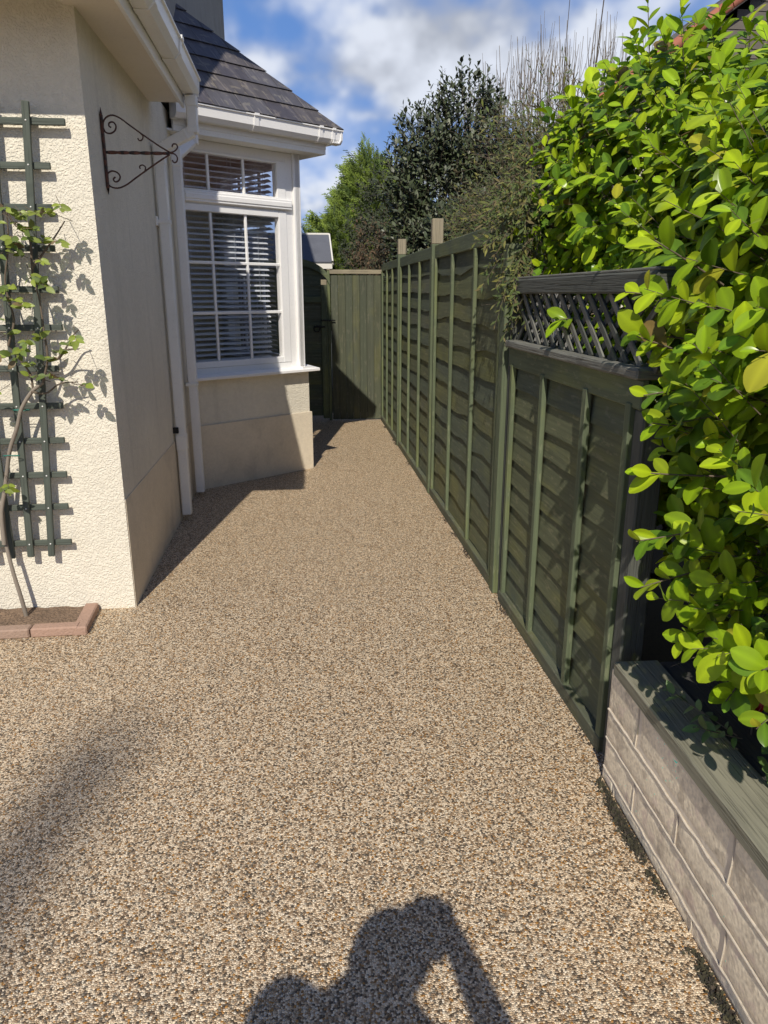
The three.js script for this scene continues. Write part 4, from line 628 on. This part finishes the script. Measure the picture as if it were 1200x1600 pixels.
{
  const t = thing('bedding_plant', 'dark round-leaved plant in the deep shade below the hedge', 'plant', [1.25, 0.36, -1.8]), R = rng(131), out = { leaves: [], stems: [] }, tm = [leafTemplate({ w: 0.75, n: 4, curl: 0.15, fold: 0.15, blunt: 0.6, mid: 1.15 })];
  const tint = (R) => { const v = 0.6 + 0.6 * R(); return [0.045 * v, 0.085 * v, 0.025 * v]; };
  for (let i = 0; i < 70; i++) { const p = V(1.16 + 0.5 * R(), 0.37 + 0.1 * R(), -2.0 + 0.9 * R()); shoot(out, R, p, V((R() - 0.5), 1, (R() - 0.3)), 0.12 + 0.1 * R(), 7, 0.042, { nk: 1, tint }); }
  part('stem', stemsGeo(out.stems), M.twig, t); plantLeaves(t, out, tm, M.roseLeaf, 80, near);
  const f = thing('red_flower', 'red flower head in the shade at the right edge of the raised bed', 'flower', [1.17, 0.36, -1.60]), fr = [], tq = [leafTemplate({ w: 0.6, n: 3, curl: -0.2, fold: 0.3, blunt: 0.7, mid: 1 })], petal = phy({ color: lin(1, 1, 1), vertexColors: true, side: THREE.DoubleSide, roughness: 0.6, transmission: 0.3 });
  for (const [x, y, z] of [[1.145, 0.53, -1.60], [1.115, 0.47, -1.54]]) { for (let i = 0; i < 16; i++) { const d = rv(R); d.y = Math.abs(d.y) * 0.8 + 0.1; fr.push({ p: V(x, y, z).addScaledVector(d, 0.008), q: leafQuat(d, V(0, 1, 0).add(rv(R, 0.3))), s: V(0.034, 0.034, 0.034), k: 0, c: [0.42 + 0.15 * R(), 0.012, 0.02] }); } part('flower_stem', tube([[x, 0.34, z], [x, y, z]], 0.003, 0.002, 5, 2), M.twig, f); }
  part('petals', leavesGeo(fr, tq), petal, f);
}
// big dark evergreen behind the fence
{
  const t = thing('evergreen_tree', 'dark leathery-leaved evergreen with upright tips behind the green fence', 'tree', [1.75, 0, -8.9]), R = rng(141), out = { leaves: [], stems: [] };
  const tm = [leafTemplate({ w: 0.42, n: 3, curl: 0.12, fold: 0.25, blunt: 0.3, mid: 1.1 }), leafTemplate({ w: 0.5, n: 3, curl: 0.2, fold: 0.15, blunt: 0.35, mid: 1.1 })];
  const tint = (R) => { const k = R(), v = 0.7 + 0.6 * R(); return (k < 0.6 ? [0.036, 0.052, 0.018] : k < 0.85 ? [0.055, 0.074, 0.028] : [0.08, 0.092, 0.045]).map((c) => c * v); };
  const B = [[1.75, 2.3, -8.9, 0.68, 0.75, 0.6], [1.85, 3.0, -8.9, 0.40, 0.62, 0.4], [1.45, 2.55, -8.8, 0.42, 0.75, 0.45], [2.15, 2.55, -8.7, 0.45, 0.6, 0.5], [1.55, 1.75, -8.4, 0.5, 0.55, 0.5], [1.35, 1.7, -8.8, 0.35, 0.5, 0.4], [2.05, 1.9, -8.1, 0.45, 0.5, 0.5]];
  for (const [x, y, z, a, b, c] of B) { const n = Math.round(560 * (a * b + b * c + a * c)); for (let i = 0; i < n; i++) { const d = rv(R).normalize(); if (d.z < -0.55) continue; const q = 0.55 + 0.5 * R(), p = V(x + d.x * a * q, y + d.y * b * q, z + d.z * c * q); if (p.x < 1.1 && p.y < 1.9) continue; shoot(out, R, p, V(d.x * 0.5, 0.85, d.z * 0.5).add(rv(R, 0.35)), 0.2 + 0.15 * R(), 9, 0.075, { open: 0.85, from: 0.1, nk: 2, tint, r: 0.003, light: V(-0.1, 0.4, 0.5) }); } }
  for (const [x, y, z, l] of [[1.9, 3.45, -8.9, 0.52], [2.03, 3.4, -8.9, 0.4], [1.45, 3.15, -8.8, 0.35], [1.62, 3.2, -8.85, 0.42], [2.2, 2.95, -8.7, 0.4], [2.35, 2.7, -8.7, 0.35], [1.18, 2.8, -8.8, 0.3], [1.78, 3.4, -8.9, 0.35], [2.5, 2.3, -8.6, 0.3]]) for (let k = 0; k < 3; k++) shoot(out, R, V(x + (R() - 0.5) * 0.1, y - 0.25 - 0.1 * k, z), V((R() - 0.5) * 0.25, 1, (R() - 0.5) * 0.2), l + 0.25, 17, 0.08, { open: 0.7, from: 0.05, nk: 2, tint, r: 0.004 });
  part('trunk', [tube([[1.75, 0, -8.9], [1.78, 1.2, -8.92], [1.7, 2.4, -8.9]], 0.07, 0.035, 8, 10), tube([[1.78, 1.2, -8.92], [2.0, 2.2, -8.8], [1.95, 3.2, -8.9]], 0.04, 0.012, 6, 8), tube([[1.77, 1.1, -8.9], [1.5, 1.9, -8.7], [1.45, 2.8, -8.8]], 0.035, 0.012, 6, 8)], M.bark, t);
  part('twigs', stemsGeo(out.stems, 3), M.twig, t).userData.kind = 'stuff';
  plantLeaves(t, out, tm, M.darkLeaf, 300, (l) => l.p.distanceTo(camP) / l.s.x);
}
// feathery conifer beyond the gate
{
  const t = thing('conifer_tree', 'feathery yellow-green conifer beyond the gate, beside the dark evergreen', 'tree', [0.9, 0, -13.3]), R = rng(151), L = [];
  const fr = (() => { const P = [], I = [], C = []; const blade = (ax, ay, bx, by, w, z) => { const dx = bx - ax, dy = by - ay, l = Math.hypot(dx, dy), nx = -dy / l * w, ny = dx / l * w, o = P.length; P.push([ax + nx * 0.5, ay + ny * 0.5, z], [ax - nx * 0.5, ay - ny * 0.5, z], [(ax + bx) / 2 + nx, (ay + by) / 2 + ny, z - 0.02], [(ax + bx) / 2 - nx, (ay + by) / 2 - ny, z - 0.02], [bx, by, z - 0.06]); C.push(0.75, 0.75, 1, 1, 1.2); I.push(o, o + 1, o + 3, o, o + 3, o + 2, o + 2, o + 3, o + 4); };
    blade(0, 0, 0, 1, 0.018, 0); for (let i = 0; i < 7; i++) for (const s of [-1, 1]) { const y = 0.12 + i * 0.115, l = 0.34 * (1 - i / 9); blade(0, y, s * l * 0.75, y + l * 0.8, 0.028, (i % 3 - 1) * 0.05); if (i < 4) blade(s * l * 0.35, y + l * 0.37, s * l * 0.35, y + l * 0.95, 0.024, 0.04); }
    const g = new THREE.BufferGeometry(); g.setAttribute('position', new THREE.Float32BufferAttribute(P.flat(), 3)); g.setIndex(I); g.computeVertexNormals(); g.setAttribute('color', new THREE.Float32BufferAttribute(C.flatMap((c) => [c, c, c]), 3)); return g; })();
  const spray = (p, d, l) => { const v = 0.7 + 0.5 * R(), k = R(); L.push({ p, q: leafQuat(d, V(-0.1, 0.7, 0.6).add(rv(R, 0.7))), s: V(l, l, l), k: 0, c: (k < 0.75 ? [0.20, 0.28, 0.032] : [0.09, 0.15, 0.025]).map((c) => c * v) }); };
  const B = [[0.75, 1.9, -13.0, 0.62, 0.85, 0.6], [1.15, 2.4, -13.3, 0.6, 0.9, 0.6], [1.5, 2.3, -13.2, 0.7, 1.2, 0.6], [1.2, 2.9, -13.2, 0.4, 0.75, 0.4], [0.5, 1.5, -12.9, 0.45, 0.8, 0.5]];
  for (const [x, y, z, a, b, c] of B) for (let i = 0; i < 1700 * (a * b + b * c + a * c) / 1.5; i++) { const d = rv(R).normalize(); if (d.z < -0.5) continue; const q = 0.6 + 0.45 * R(), p = V(x + d.x * a * q, y + d.y * b * q, z + d.z * c * q); spray(p, V(d.x * 0.7 - 0.1, d.y * 0.3 + 0.45, d.z * 0.6).add(rv(R, 0.35)), 0.2 + 0.14 * R()); }
  for (const [x, y, l] of [[1.15, 3.4, 0.7], [1.35, 3.3, 0.5], [0.72, 2.65, 0.35], [0.4, 2.2, 0.35], [0.95, 2.8, 0.4]]) for (let i = 0; i < 22; i++) { const f = i / 22; spray(V(x + (R() - 0.5) * 0.05, y + l * f - 0.15, -13.1), V((R() - 0.5) * 1.6, 0.6 + f, (R() - 0.5)), 0.26 * (1.15 - f * 0.75)); }
  const f = part('foliage', leavesGeo(L, [fr]), M.softLeaf, t); f.userData.kind = 'stuff';
  part('trunk', [tube([[1.1, 0, -13.3], [1.12, 1.8, -13.3], [1.12, 3.6, -13.2]], 0.09, 0.015, 8, 10), tube([[0.7, 0, -13.1], [0.72, 1.5, -13.1], [0.72, 2.6, -13.1]], 0.05, 0.01, 6, 8)], M.bark, t);
}
// bushes made of many small leaves
function smallBush(name, label, cat, seed, base, B, dens, leafL, w, tints, dirUp, hang = []) {
  const t = thing(name, label, cat, base), R = rng(seed), out = { leaves: [], stems: [] }, tm = [leafTemplate({ w, n: 2, curl: 0.2, fold: 0.2, blunt: 0.35, mid: 1.05 })];
  const tint = (R) => { const v = 0.7 + 0.6 * R(), c = tints[Math.floor(R() * tints.length)]; return c.map((x) => x * v); };
  for (const [x, y, z, a, b, c] of B) for (let i = 0; i < dens * (a * b + b * c + a * c); i++) { const d = rv(R).normalize(); if (d.z < -0.6) continue; const q = 0.45 + 0.6 * R(), p = V(x + d.x * a * q, y + d.y * b * q, z + d.z * c * q); if (p.x < 1.16 && p.y < 1.95 && z > -9) continue; shoot(out, R, p, V(d.x * 0.8, dirUp, d.z * 0.8).add(rv(R, 0.6)), 0.14 + 0.12 * R(), 9, leafL, { open: 0.8, from: 0.05, nk: 1, tint, r: 0.0016, ok: (q) => !(q.x < 1.07 && q.z < -3.8 && q.z > -9) }); }
  for (const [x, y, z, dx, dy, dz, l, n] of hang) for (let k = 0; k < n; k++) shoot(out, R, V(x, y, z).add(rv(R, 0.08)), V(dx, dy, dz).add(rv(R, 0.35)), l * (0.6 + 0.5 * R()), 14, leafL, { open: 0.75, from: 0.05, nk: 1, tint, r: 0.0018, droop: 0.3 });
  const f = part('foliage', leavesGeo(out.leaves, tm), M.softLeaf, t); f.userData.kind = 'stuff'; part('twigs', stemsGeo(out.stems, 3), M.twig, t).userData.kind = 'stuff';
  for (const [x, y, z] of B.slice(0, 3)) part('branch', tube([[base[0], 0, base[2]], [(base[0] + x) / 2, y * 0.6, (base[2] + z) / 2], [x, y + 0.1, z]], 0.02, 0.006, 5, 6), M.bark, t);
}
smallBush('brown_shrub', 'reddish-brown leaved shrub in the dark leaves behind the upright boards', 'shrub', 161, [0.95, 0, -10.0], [[1.0, 1.95, -10.0, 0.24, 0.45, 0.25], [1.1, 1.8, -9.8, 0.25, 0.4, 0.25], [0.88, 1.7, -10.1, 0.2, 0.3, 0.22]], 520, 0.045, 0.5, [[0.115, 0.07, 0.035], [0.085, 0.065, 0.03], [0.055, 0.06, 0.025], [0.14, 0.085, 0.045]], 0.4);
smallBush('dark_shrub', 'dark green shrub between the conifer and the evergreen, above the gate boards', 'shrub', 162, [0.7, 0, -10.9], [[0.98, 2.1, -10.9, 0.28, 0.6, 0.3], [1.2, 2.5, -10.8, 0.32, 0.6, 0.35], [0.8, 1.75, -10.9, 0.2, 0.4, 0.25], [1.3, 1.9, -10.5, 0.4, 0.6, 0.35]], 420, 0.06, 0.45, [[0.035, 0.05, 0.02], [0.05, 0.065, 0.03], [0.03, 0.04, 0.018]], 0.5);
smallBush('olive_bush', 'tangled olive and tan narrow-leaved bush spilling over the fence', 'bush', 171, [1.5, 0, -4.3], [[1.42, 1.95, -4.3, 0.35, 0.42, 0.5], [1.4, 2.0, -3.95, 0.32, 0.5, 0.4], [1.55, 2.15, -4.9, 0.42, 0.5, 0.5], [1.6, 1.95, -5.7, 0.45, 0.35, 0.55], [1.35, 1.65, -3.85, 0.22, 0.4, 0.3], [1.7, 1.9, -6.5, 0.45, 0.35, 0.5]], 850, 0.042, 0.28, [[0.13, 0.15, 0.028], [0.17, 0.165, 0.035], [0.075, 0.105, 0.022], [0.15, 0.12, 0.045], [0.055, 0.085, 0.02], [0.08, 0.115, 0.022]], 0.35, [[1.08, 1.90, -3.75, -0.6, -0.3, 0.5, 0.3, 26], [1.04, 1.74, -3.56, -0.5, -0.6, 0.6, 0.25, 26], [1.06, 1.62, -3.5, -0.5, -0.6, 0.6, 0.25, 22], [1.05, 1.95, -3.55, -0.5, -0.2, 0.5, 0.22, 22], [1.1, 1.42, -3.42, -0.4, -0.3, 0.6, 0.16, 6]]);
// leafless upright tree
{
  const t = thing('bare_tree', 'leafless tree with a haze of thin upright twigs behind the hedge', 'tree', [4.3, 0, -13.6]), R = rng(181), tw = [], limbs = [];
  for (let i = 0; i < 78; i++) { const x = 2.75 + 4.1 * (i / 78) + (R() - 0.5) * 0.25, z = -13.6 + (R() - 0.5) * 1.3, h = 4.35 + 0.95 * Math.sin(Math.min(1, i / 66) * 2.4) + (R() - 0.5) * 0.5, x0 = mix(x, 4.5, 0.45);
    limbs.push(tube([[x0, 1.2, z], [mix(x0, x, 0.7), 2.4, z], [x, h - 0.6, z], [x + (R() - 0.5) * 0.2, h + 0.35, z]], 0.016, 0.004, 4, 8));
    for (let k = 0; k < 24; k++) { const f = R(), y = 1.9 + f * (h - 2.1), bx = mix(x0, x, 0.4 + 0.6 * f), sd = (R() - 0.5) * 0.6, L = 0.35 + 0.5 * R(), zz = (R() - 0.5) * 0.5; tw.push(tube([[bx, y, z], [bx + sd * 0.45, y + L * 0.5, z + zz * 0.6], [bx + sd * 0.5, y + L, z + zz]], 0.006, 0.0025, 3, 2)); } }
  part('limb', limbs, M.twigPale, t); part('twigs', tw, M.twigPale, t).userData.kind = 'stuff'; part('trunk', tube([[4.3, 0, -13.6], [4.35, 0.8, -13.6], [4.5, 1.6, -13.6]], 0.11, 0.07, 8, 6), M.bark, t);
}
for (const [x, z, top, dx, r, lb] of [[3.55, -10, 5.6, 0.28, 0.012, 'tall brown cane rising into the sky above the hedge'], [3.32, -10.2, 5.4, 0.12, 0.007, 'thinner pale cane just left of the tall brown one']]) {
  const t = thing('cane', lb, 'cane', [x, 0, z]), c = tube([[x, 0.2, z], [x + dx * 0.45, top * 0.55, z], [x + dx, top, z]], r, r * 0.5, 6, 12); part('stem', c, M.bark, t);
  const R = rng(191 + r * 1000); part('side_shoot', [0, 1, 2, 3, 4, 5].map((i) => { const y = top * (0.5 + 0.05 * i), bx = x + dx * (0.4 + 0.06 * i); return tube([[bx, y, z], [bx + (i % 2 ? 0.03 : -0.03), y + 0.12 + 0.1 * R(), z], [bx + (i % 2 ? 0.04 : -0.05), y + 0.3 + 0.2 * R(), z]], 0.003, 0.0015, 4, 3); }), M.twig, t);
}
// ---------------------------------------------------------------- neighbours
{
  const tile = std({ color: lin(0.13, 0.115, 0.10), map: stainCol, roughness: 0.85 }), red = std({ color: lin(0.36, 0.13, 0.08), map: stainCol, roughness: 0.8 });
  const z = -9.5, ex = 3.6, ey = 3.63, rx = 7.6, ry = ey + (rx - ex) * 0.702, t = thing('gabled_house', 'neighbouring house with a dark tile-hung gable and red verge above the hedge', 'house', [7.6, 0, z]);
  const yAt = (x) => x < rx ? ey + (x - ex) * 0.702 : ry - (x - rx) * 0.702;
  const s = new THREE.Shape([[ex + 0.3, 0], [2 * rx - ex - 0.3, 0], [2 * rx - ex - 0.3, ey], [rx, ry - 0.25], [ex + 0.3, ey]].map((p) => new THREE.Vector2(...p))); const g = new THREE.ExtrudeGeometry(s, { depth: 6, bevelEnabled: false }); g.translate(0, 0, z - 6.1); part('wall', wallUV(g), M.render, t);
  let n = 0; const rows = []; for (let y = ey - 0.1; y < ry - 0.3; y += 0.1, n++) { const x0 = ex + (y - ey) / 0.702 + 0.25, x1 = 2 * rx - x0; if (x1 - x0 < 0.3) break; const b = cbox(x1 - x0, 0.115, 0.014, 0.002, 0, [n * 0.37, n]); b.rotateX(-0.09); b.translate(rx, y + 0.05, z - 0.07); rows.push(b); }
  part('tile_hanging', rows, tile, t).userData.kind = 'stuff';
  const L = Math.hypot(rx - ex, ry - ey), a = Math.atan2(ry - ey, rx - ex);
  for (const sg of [1, -1]) { const q = cbox(L + 0.1, 0.07, 6.4, 0.01, 0); q.rotateZ(sg * a); q.translate(rx - sg * (rx - ex) / 2, (ey + ry) / 2, z - 3.1); part('roof', q, tile, t);
    const len = 0.3, m = Math.floor(L / len), vt = new THREE.CylinderGeometry(0.07, 0.075, len - 0.01, 10, 1); vt.rotateZ(Math.PI / 2); for (let i = 0; i < m; i++) { const f = (i + 0.5) / m; piece('verge_tile', boxUV(vt), red, t, V(rx - sg * (rx - ex) * (1 - f), mix(ey, ry, f) + 0.045, z + 0.06), new THREE.Quaternion().setFromEuler(new THREE.Euler(0, 0, sg * a))); } }
  void yAt;
  // the house whose roof the window mirrors
  const h = thing('neighbour_house', 'pale house with a red-brown hipped roof that the bay window mirrors', 'house', [8, 0, -1.5]);
  part('wall', prism([[5.6, -5.2], [11, -5.2], [11, 3], [5.6, 3]], 0, 2.9), M.render, h);
  const P = [[5.1, 2.85, -5.7], [11.5, 2.85, -5.7], [11.5, 2.85, 3.5], [5.1, 2.85, 3.5], [8.3, 5.0, -2.8], [8.3, 5.0, 0.6]], F = [[0, 4, 1], [1, 4, 5], [1, 5, 2], [2, 5, 3], [3, 5, 4], [3, 4, 0], [0, 1, 2], [0, 2, 3]], rg = new THREE.BufferGeometry(); rg.setAttribute('position', new THREE.Float32BufferAttribute(F.flat().flatMap((i) => P[i]), 3)); rg.computeVertexNormals();
  part('roof', boxUV(rg), std({ color: lin(0.20, 0.10, 0.07), map: stainCol, roughness: 0.85 }), h);
  for (const [z0, z1] of [[-4.4, -3.2], [-1.6, -0.4]]) { const w = part('window', [cboxAt(5.55, 5.6, 0.95, 1.0, z0, z1), cboxAt(5.55, 5.6, 2.2, 2.27, z0, z1), cboxAt(5.55, 5.6, 1.0, 2.2, z0, z0 + 0.07), cboxAt(5.55, 5.6, 1.0, 2.2, z1 - 0.07, z1)], M.upvc, h); part('pane', cboxAt(5.585, 5.595, 1.0, 2.2, z0 + 0.07, z1 - 0.07), std({ color: lin(0.03, 0.035, 0.04), roughness: 0.1 }), w); }
}
// ---------------------------------------------------------------- a tall slim tree behind the camera whose soft shadow crosses the patio
{
  const t = thing('poplar_tree', 'tall slim leafless tree behind the viewer, its faint soft shadow on the gravel lower left', 'tree', [-5.94, 0, 24]), R = rng(211);
  part('trunk', tube([[-5.94, 0, 24], [-5.92, 12, 24], [-5.94, 26, 24]], 0.34, 0.10, 10, 10), M.bark, t);
  for (let i = 0; i < 26; i++) { const y = 15 + 10 * i / 26, a = i * 2.4, l = 1.5 - 0.9 * i / 26; part('branch', tube([[-5.93, y, 24], [-5.93 + Math.cos(a) * 0.25, y + l * 0.5, 24 + Math.sin(a) * 0.25], [-5.93 + Math.cos(a) * 0.32, y + l, 24 + Math.sin(a) * 0.32]], 0.045, 0.012, 5, 4), M.bark, t); }
}
// ---------------------------------------------------------------- the person with the phone, whose shadow falls on the gravel
{
  const cq = camera.quaternion.clone(), cl = (x, y, z) => V(x, y, z).applyQuaternion(cq).add(camP);
  const ph = thing('phone', 'phone held up at arm height, its shadow at the top of the dark figure', 'phone', [0, 1.45, 0.02]);
  const pg = cbox(0.076, 0.158, 0.007, 0.003); pg.translate(-0.02, -0.062, 0.012); pg.applyQuaternion(cq); pg.translate(camP.x, camP.y, camP.z); part('phone_body', pg, std({ color: lin(0.03, 0.03, 0.035), roughness: 0.4 }), ph);
  const lens = new THREE.CylinderGeometry(0.012, 0.012, 0.003, 16); lens.rotateX(Math.PI / 2); lens.translate(0.0, -0.004, 0.0075); lens.applyQuaternion(cq); lens.translate(camP.x, camP.y, camP.z); part('lens', lens, M.iron, ph);
  const cap = (p, a, b, ra, rb) => { const ba = b.clone().sub(a), pa = p.clone().sub(a), h = Math.max(0, Math.min(1, pa.dot(ba) / ba.dot(ba))); return pa.addScaledVector(ba, -h).length() - (ra + (rb - ra) * h); };
  function mesh(bones, c, half, res, k) {
    const mc = new MarchingCubes(res, M.upvc, false, false, 400000); mc.isolation = 0; const p = V(); let i = 0;
    const box = bones.map(([a, b, ra, rb]) => { const m = Math.max(ra, rb) + 0.12; return [Math.min(a.x, b.x) - m, Math.max(a.x, b.x) + m, Math.min(a.y, b.y) - m, Math.max(a.y, b.y) + m, Math.min(a.z, b.z) - m, Math.max(a.z, b.z) + m]; });
    for (let z = 0; z < res; z++) for (let y = 0; y < res; y++) for (let x = 0; x < res; x++, i++) { p.set((x - res / 2) / (res / 2) * half + c.x, (y - res / 2) / (res / 2) * half + c.y, (z - res / 2) / (res / 2) * half + c.z); let d = 0.2; for (let n = 0; n < bones.length; n++) { const q = box[n]; if (p.x < q[0] || p.x > q[1] || p.y < q[2] || p.y > q[3] || p.z < q[4] || p.z > q[5]) continue; const e = cap(p, ...bones[n]), h = Math.max(0, k - Math.abs(d - e)) / k; d = Math.min(d, e) - h * h * k * 0.25; } mc.field[i] = -d; }
    mc.update(); const n = mc.count, g = new THREE.BufferGeometry(); g.setAttribute('position', new THREE.BufferAttribute(mc.positionArray.slice(0, n * 3).map((v, j) => v * half + [c.x, c.y, c.z][j % 3]), 3)); g.setAttribute('normal', new THREE.BufferAttribute(mc.normalArray.slice(0, n * 3), 3)); return g;
  }
  const SL = V(-0.37, 1.41, 0.20), SR = V(-0.02, 1.36, 0.36), EL = V(-0.39, 1.20, 0.12), ER = V(0.175, 1.07, 0.07), HL = cl(-0.084, -0.085, 0.04), HR = cl(0.046, -0.085, 0.04);
  const body = [[V(-0.14, 0.98, 0.38), V(-0.14, 1.2, 0.34), 0.15, 0.14], [V(-0.14, 1.2, 0.34), V(-0.15, 1.33, 0.28), 0.145, 0.14], [SL, SR, 0.075, 0.075], [V(-0.15, 1.36, 0.26), V(-0.155, 1.5, 0.24), 0.06, 0.055], [SL, EL, 0.06, 0.05], [EL, HL, 0.05, 0.032], [SR, ER, 0.06, 0.05], [ER, HR, 0.048, 0.032], [V(-0.23, 0.95, 0.38), V(-0.25, 0.5, 0.39), 0.095, 0.065], [V(-0.25, 0.5, 0.39), V(-0.26, 0.1, 0.44), 0.062, 0.045], [V(-0.05, 0.95, 0.38), V(-0.03, 0.5, 0.39), 0.095, 0.065], [V(-0.03, 0.5, 0.39), V(-0.02, 0.1, 0.44), 0.062, 0.045], [V(-0.26, 0.05, 0.46), V(-0.27, 0.035, 0.26), 0.045, 0.034], [V(-0.02, 0.05, 0.46), V(-0.01, 0.035, 0.26), 0.045, 0.034]];
  const hd = V(-0.155, 1.575, 0.235), head = [[hd, hd.clone().add(V(0, 0.035, 0.02)), 0.078, 0.085], [hd.clone().add(V(0, -0.06, -0.03)), hd, 0.05, 0.07], [hd.clone().add(V(0.0, -0.01, -0.085)), hd.clone().add(V(0, 0.02, -0.075)), 0.014, 0.008], [hd.clone().add(V(-0.08, -0.01, 0.01)), hd.clone().add(V(-0.083, 0.025, 0.015)), 0.012, 0.014], [hd.clone().add(V(0.08, -0.01, 0.01)), hd.clone().add(V(0.083, 0.025, 0.015)), 0.012, 0.014]];
  const hand = (s, W) => { const cl0 = (x, y, z) => V(x - 0.02, y, z).applyQuaternion(cq).add(camP), cl = cl0; const o = [[W, cl(s * 0.05, -0.06, 0.034), 0.03, 0.03], [cl(s * 0.052, -0.085, 0.036), cl(s * 0.05, -0.03, 0.034), 0.022, 0.02]]; for (let i = 0; i < 4; i++) { const y = -0.02 - i * 0.021, l = [0.9, 1, 0.95, 0.75][i]; const a = cl(s * 0.052, y, 0.03), b = cl(s * 0.05, y + 0.004, 0.002), e = cl(s * (0.05 - 0.032 * l), y + 0.003, -0.002 + 0.0045); void e; const f = cl(s * (0.049 - 0.004), y + 0.006, 0.003); o.push([a, b, 0.0095, 0.0088], [b, f, 0.0088, 0.0078]); } const ta = cl(s * 0.056, -0.10, 0.03), tb = cl(s * 0.036, -0.085, 0.036), tc = cl(s * 0.014, -0.075, 0.030); o.push([ta, tb, 0.012, 0.010], [tb, tc, 0.010, 0.008]); return o; };
  const pr = thing('person', 'person in dark clothes holding up a phone, seen as a shadow at the bottom', 'person', [-0.14, 0, 0.39]);
  const cloth = std({ color: lin(0.05, 0.055, 0.07), roughness: 0.9 }), skin = std({ color: lin(0.45, 0.27, 0.19), roughness: 0.6 });
  const uvz = (g) => boxUV(g); part('clothing', uvz(mesh(body, V(-0.05, 0.85, 0.32), 0.95, 120, 0.05)), cloth, pr);
  part('body', [uvz(mesh(head, hd, 0.17, 80, 0.035)), uvz(mesh(hand(1, HR), cl(0.03, -0.06, 0.03), 0.11, 80, 0.012)), uvz(mesh(hand(-1, HL), cl(-0.07, -0.06, 0.03), 0.11, 80, 0.012))], skin, pr);
  const hair = new THREE.SphereGeometry(0.098, 20, 12, 0, 6.2832, 0, 1.75); hair.rotateX(0.45); hair.translate(hd.x, hd.y + 0.035, hd.z + 0.022); part('hair', hair, std({ color: lin(0.035, 0.025, 0.018), roughness: 0.8 }), pr);
}
renderer.render(scene, camera);
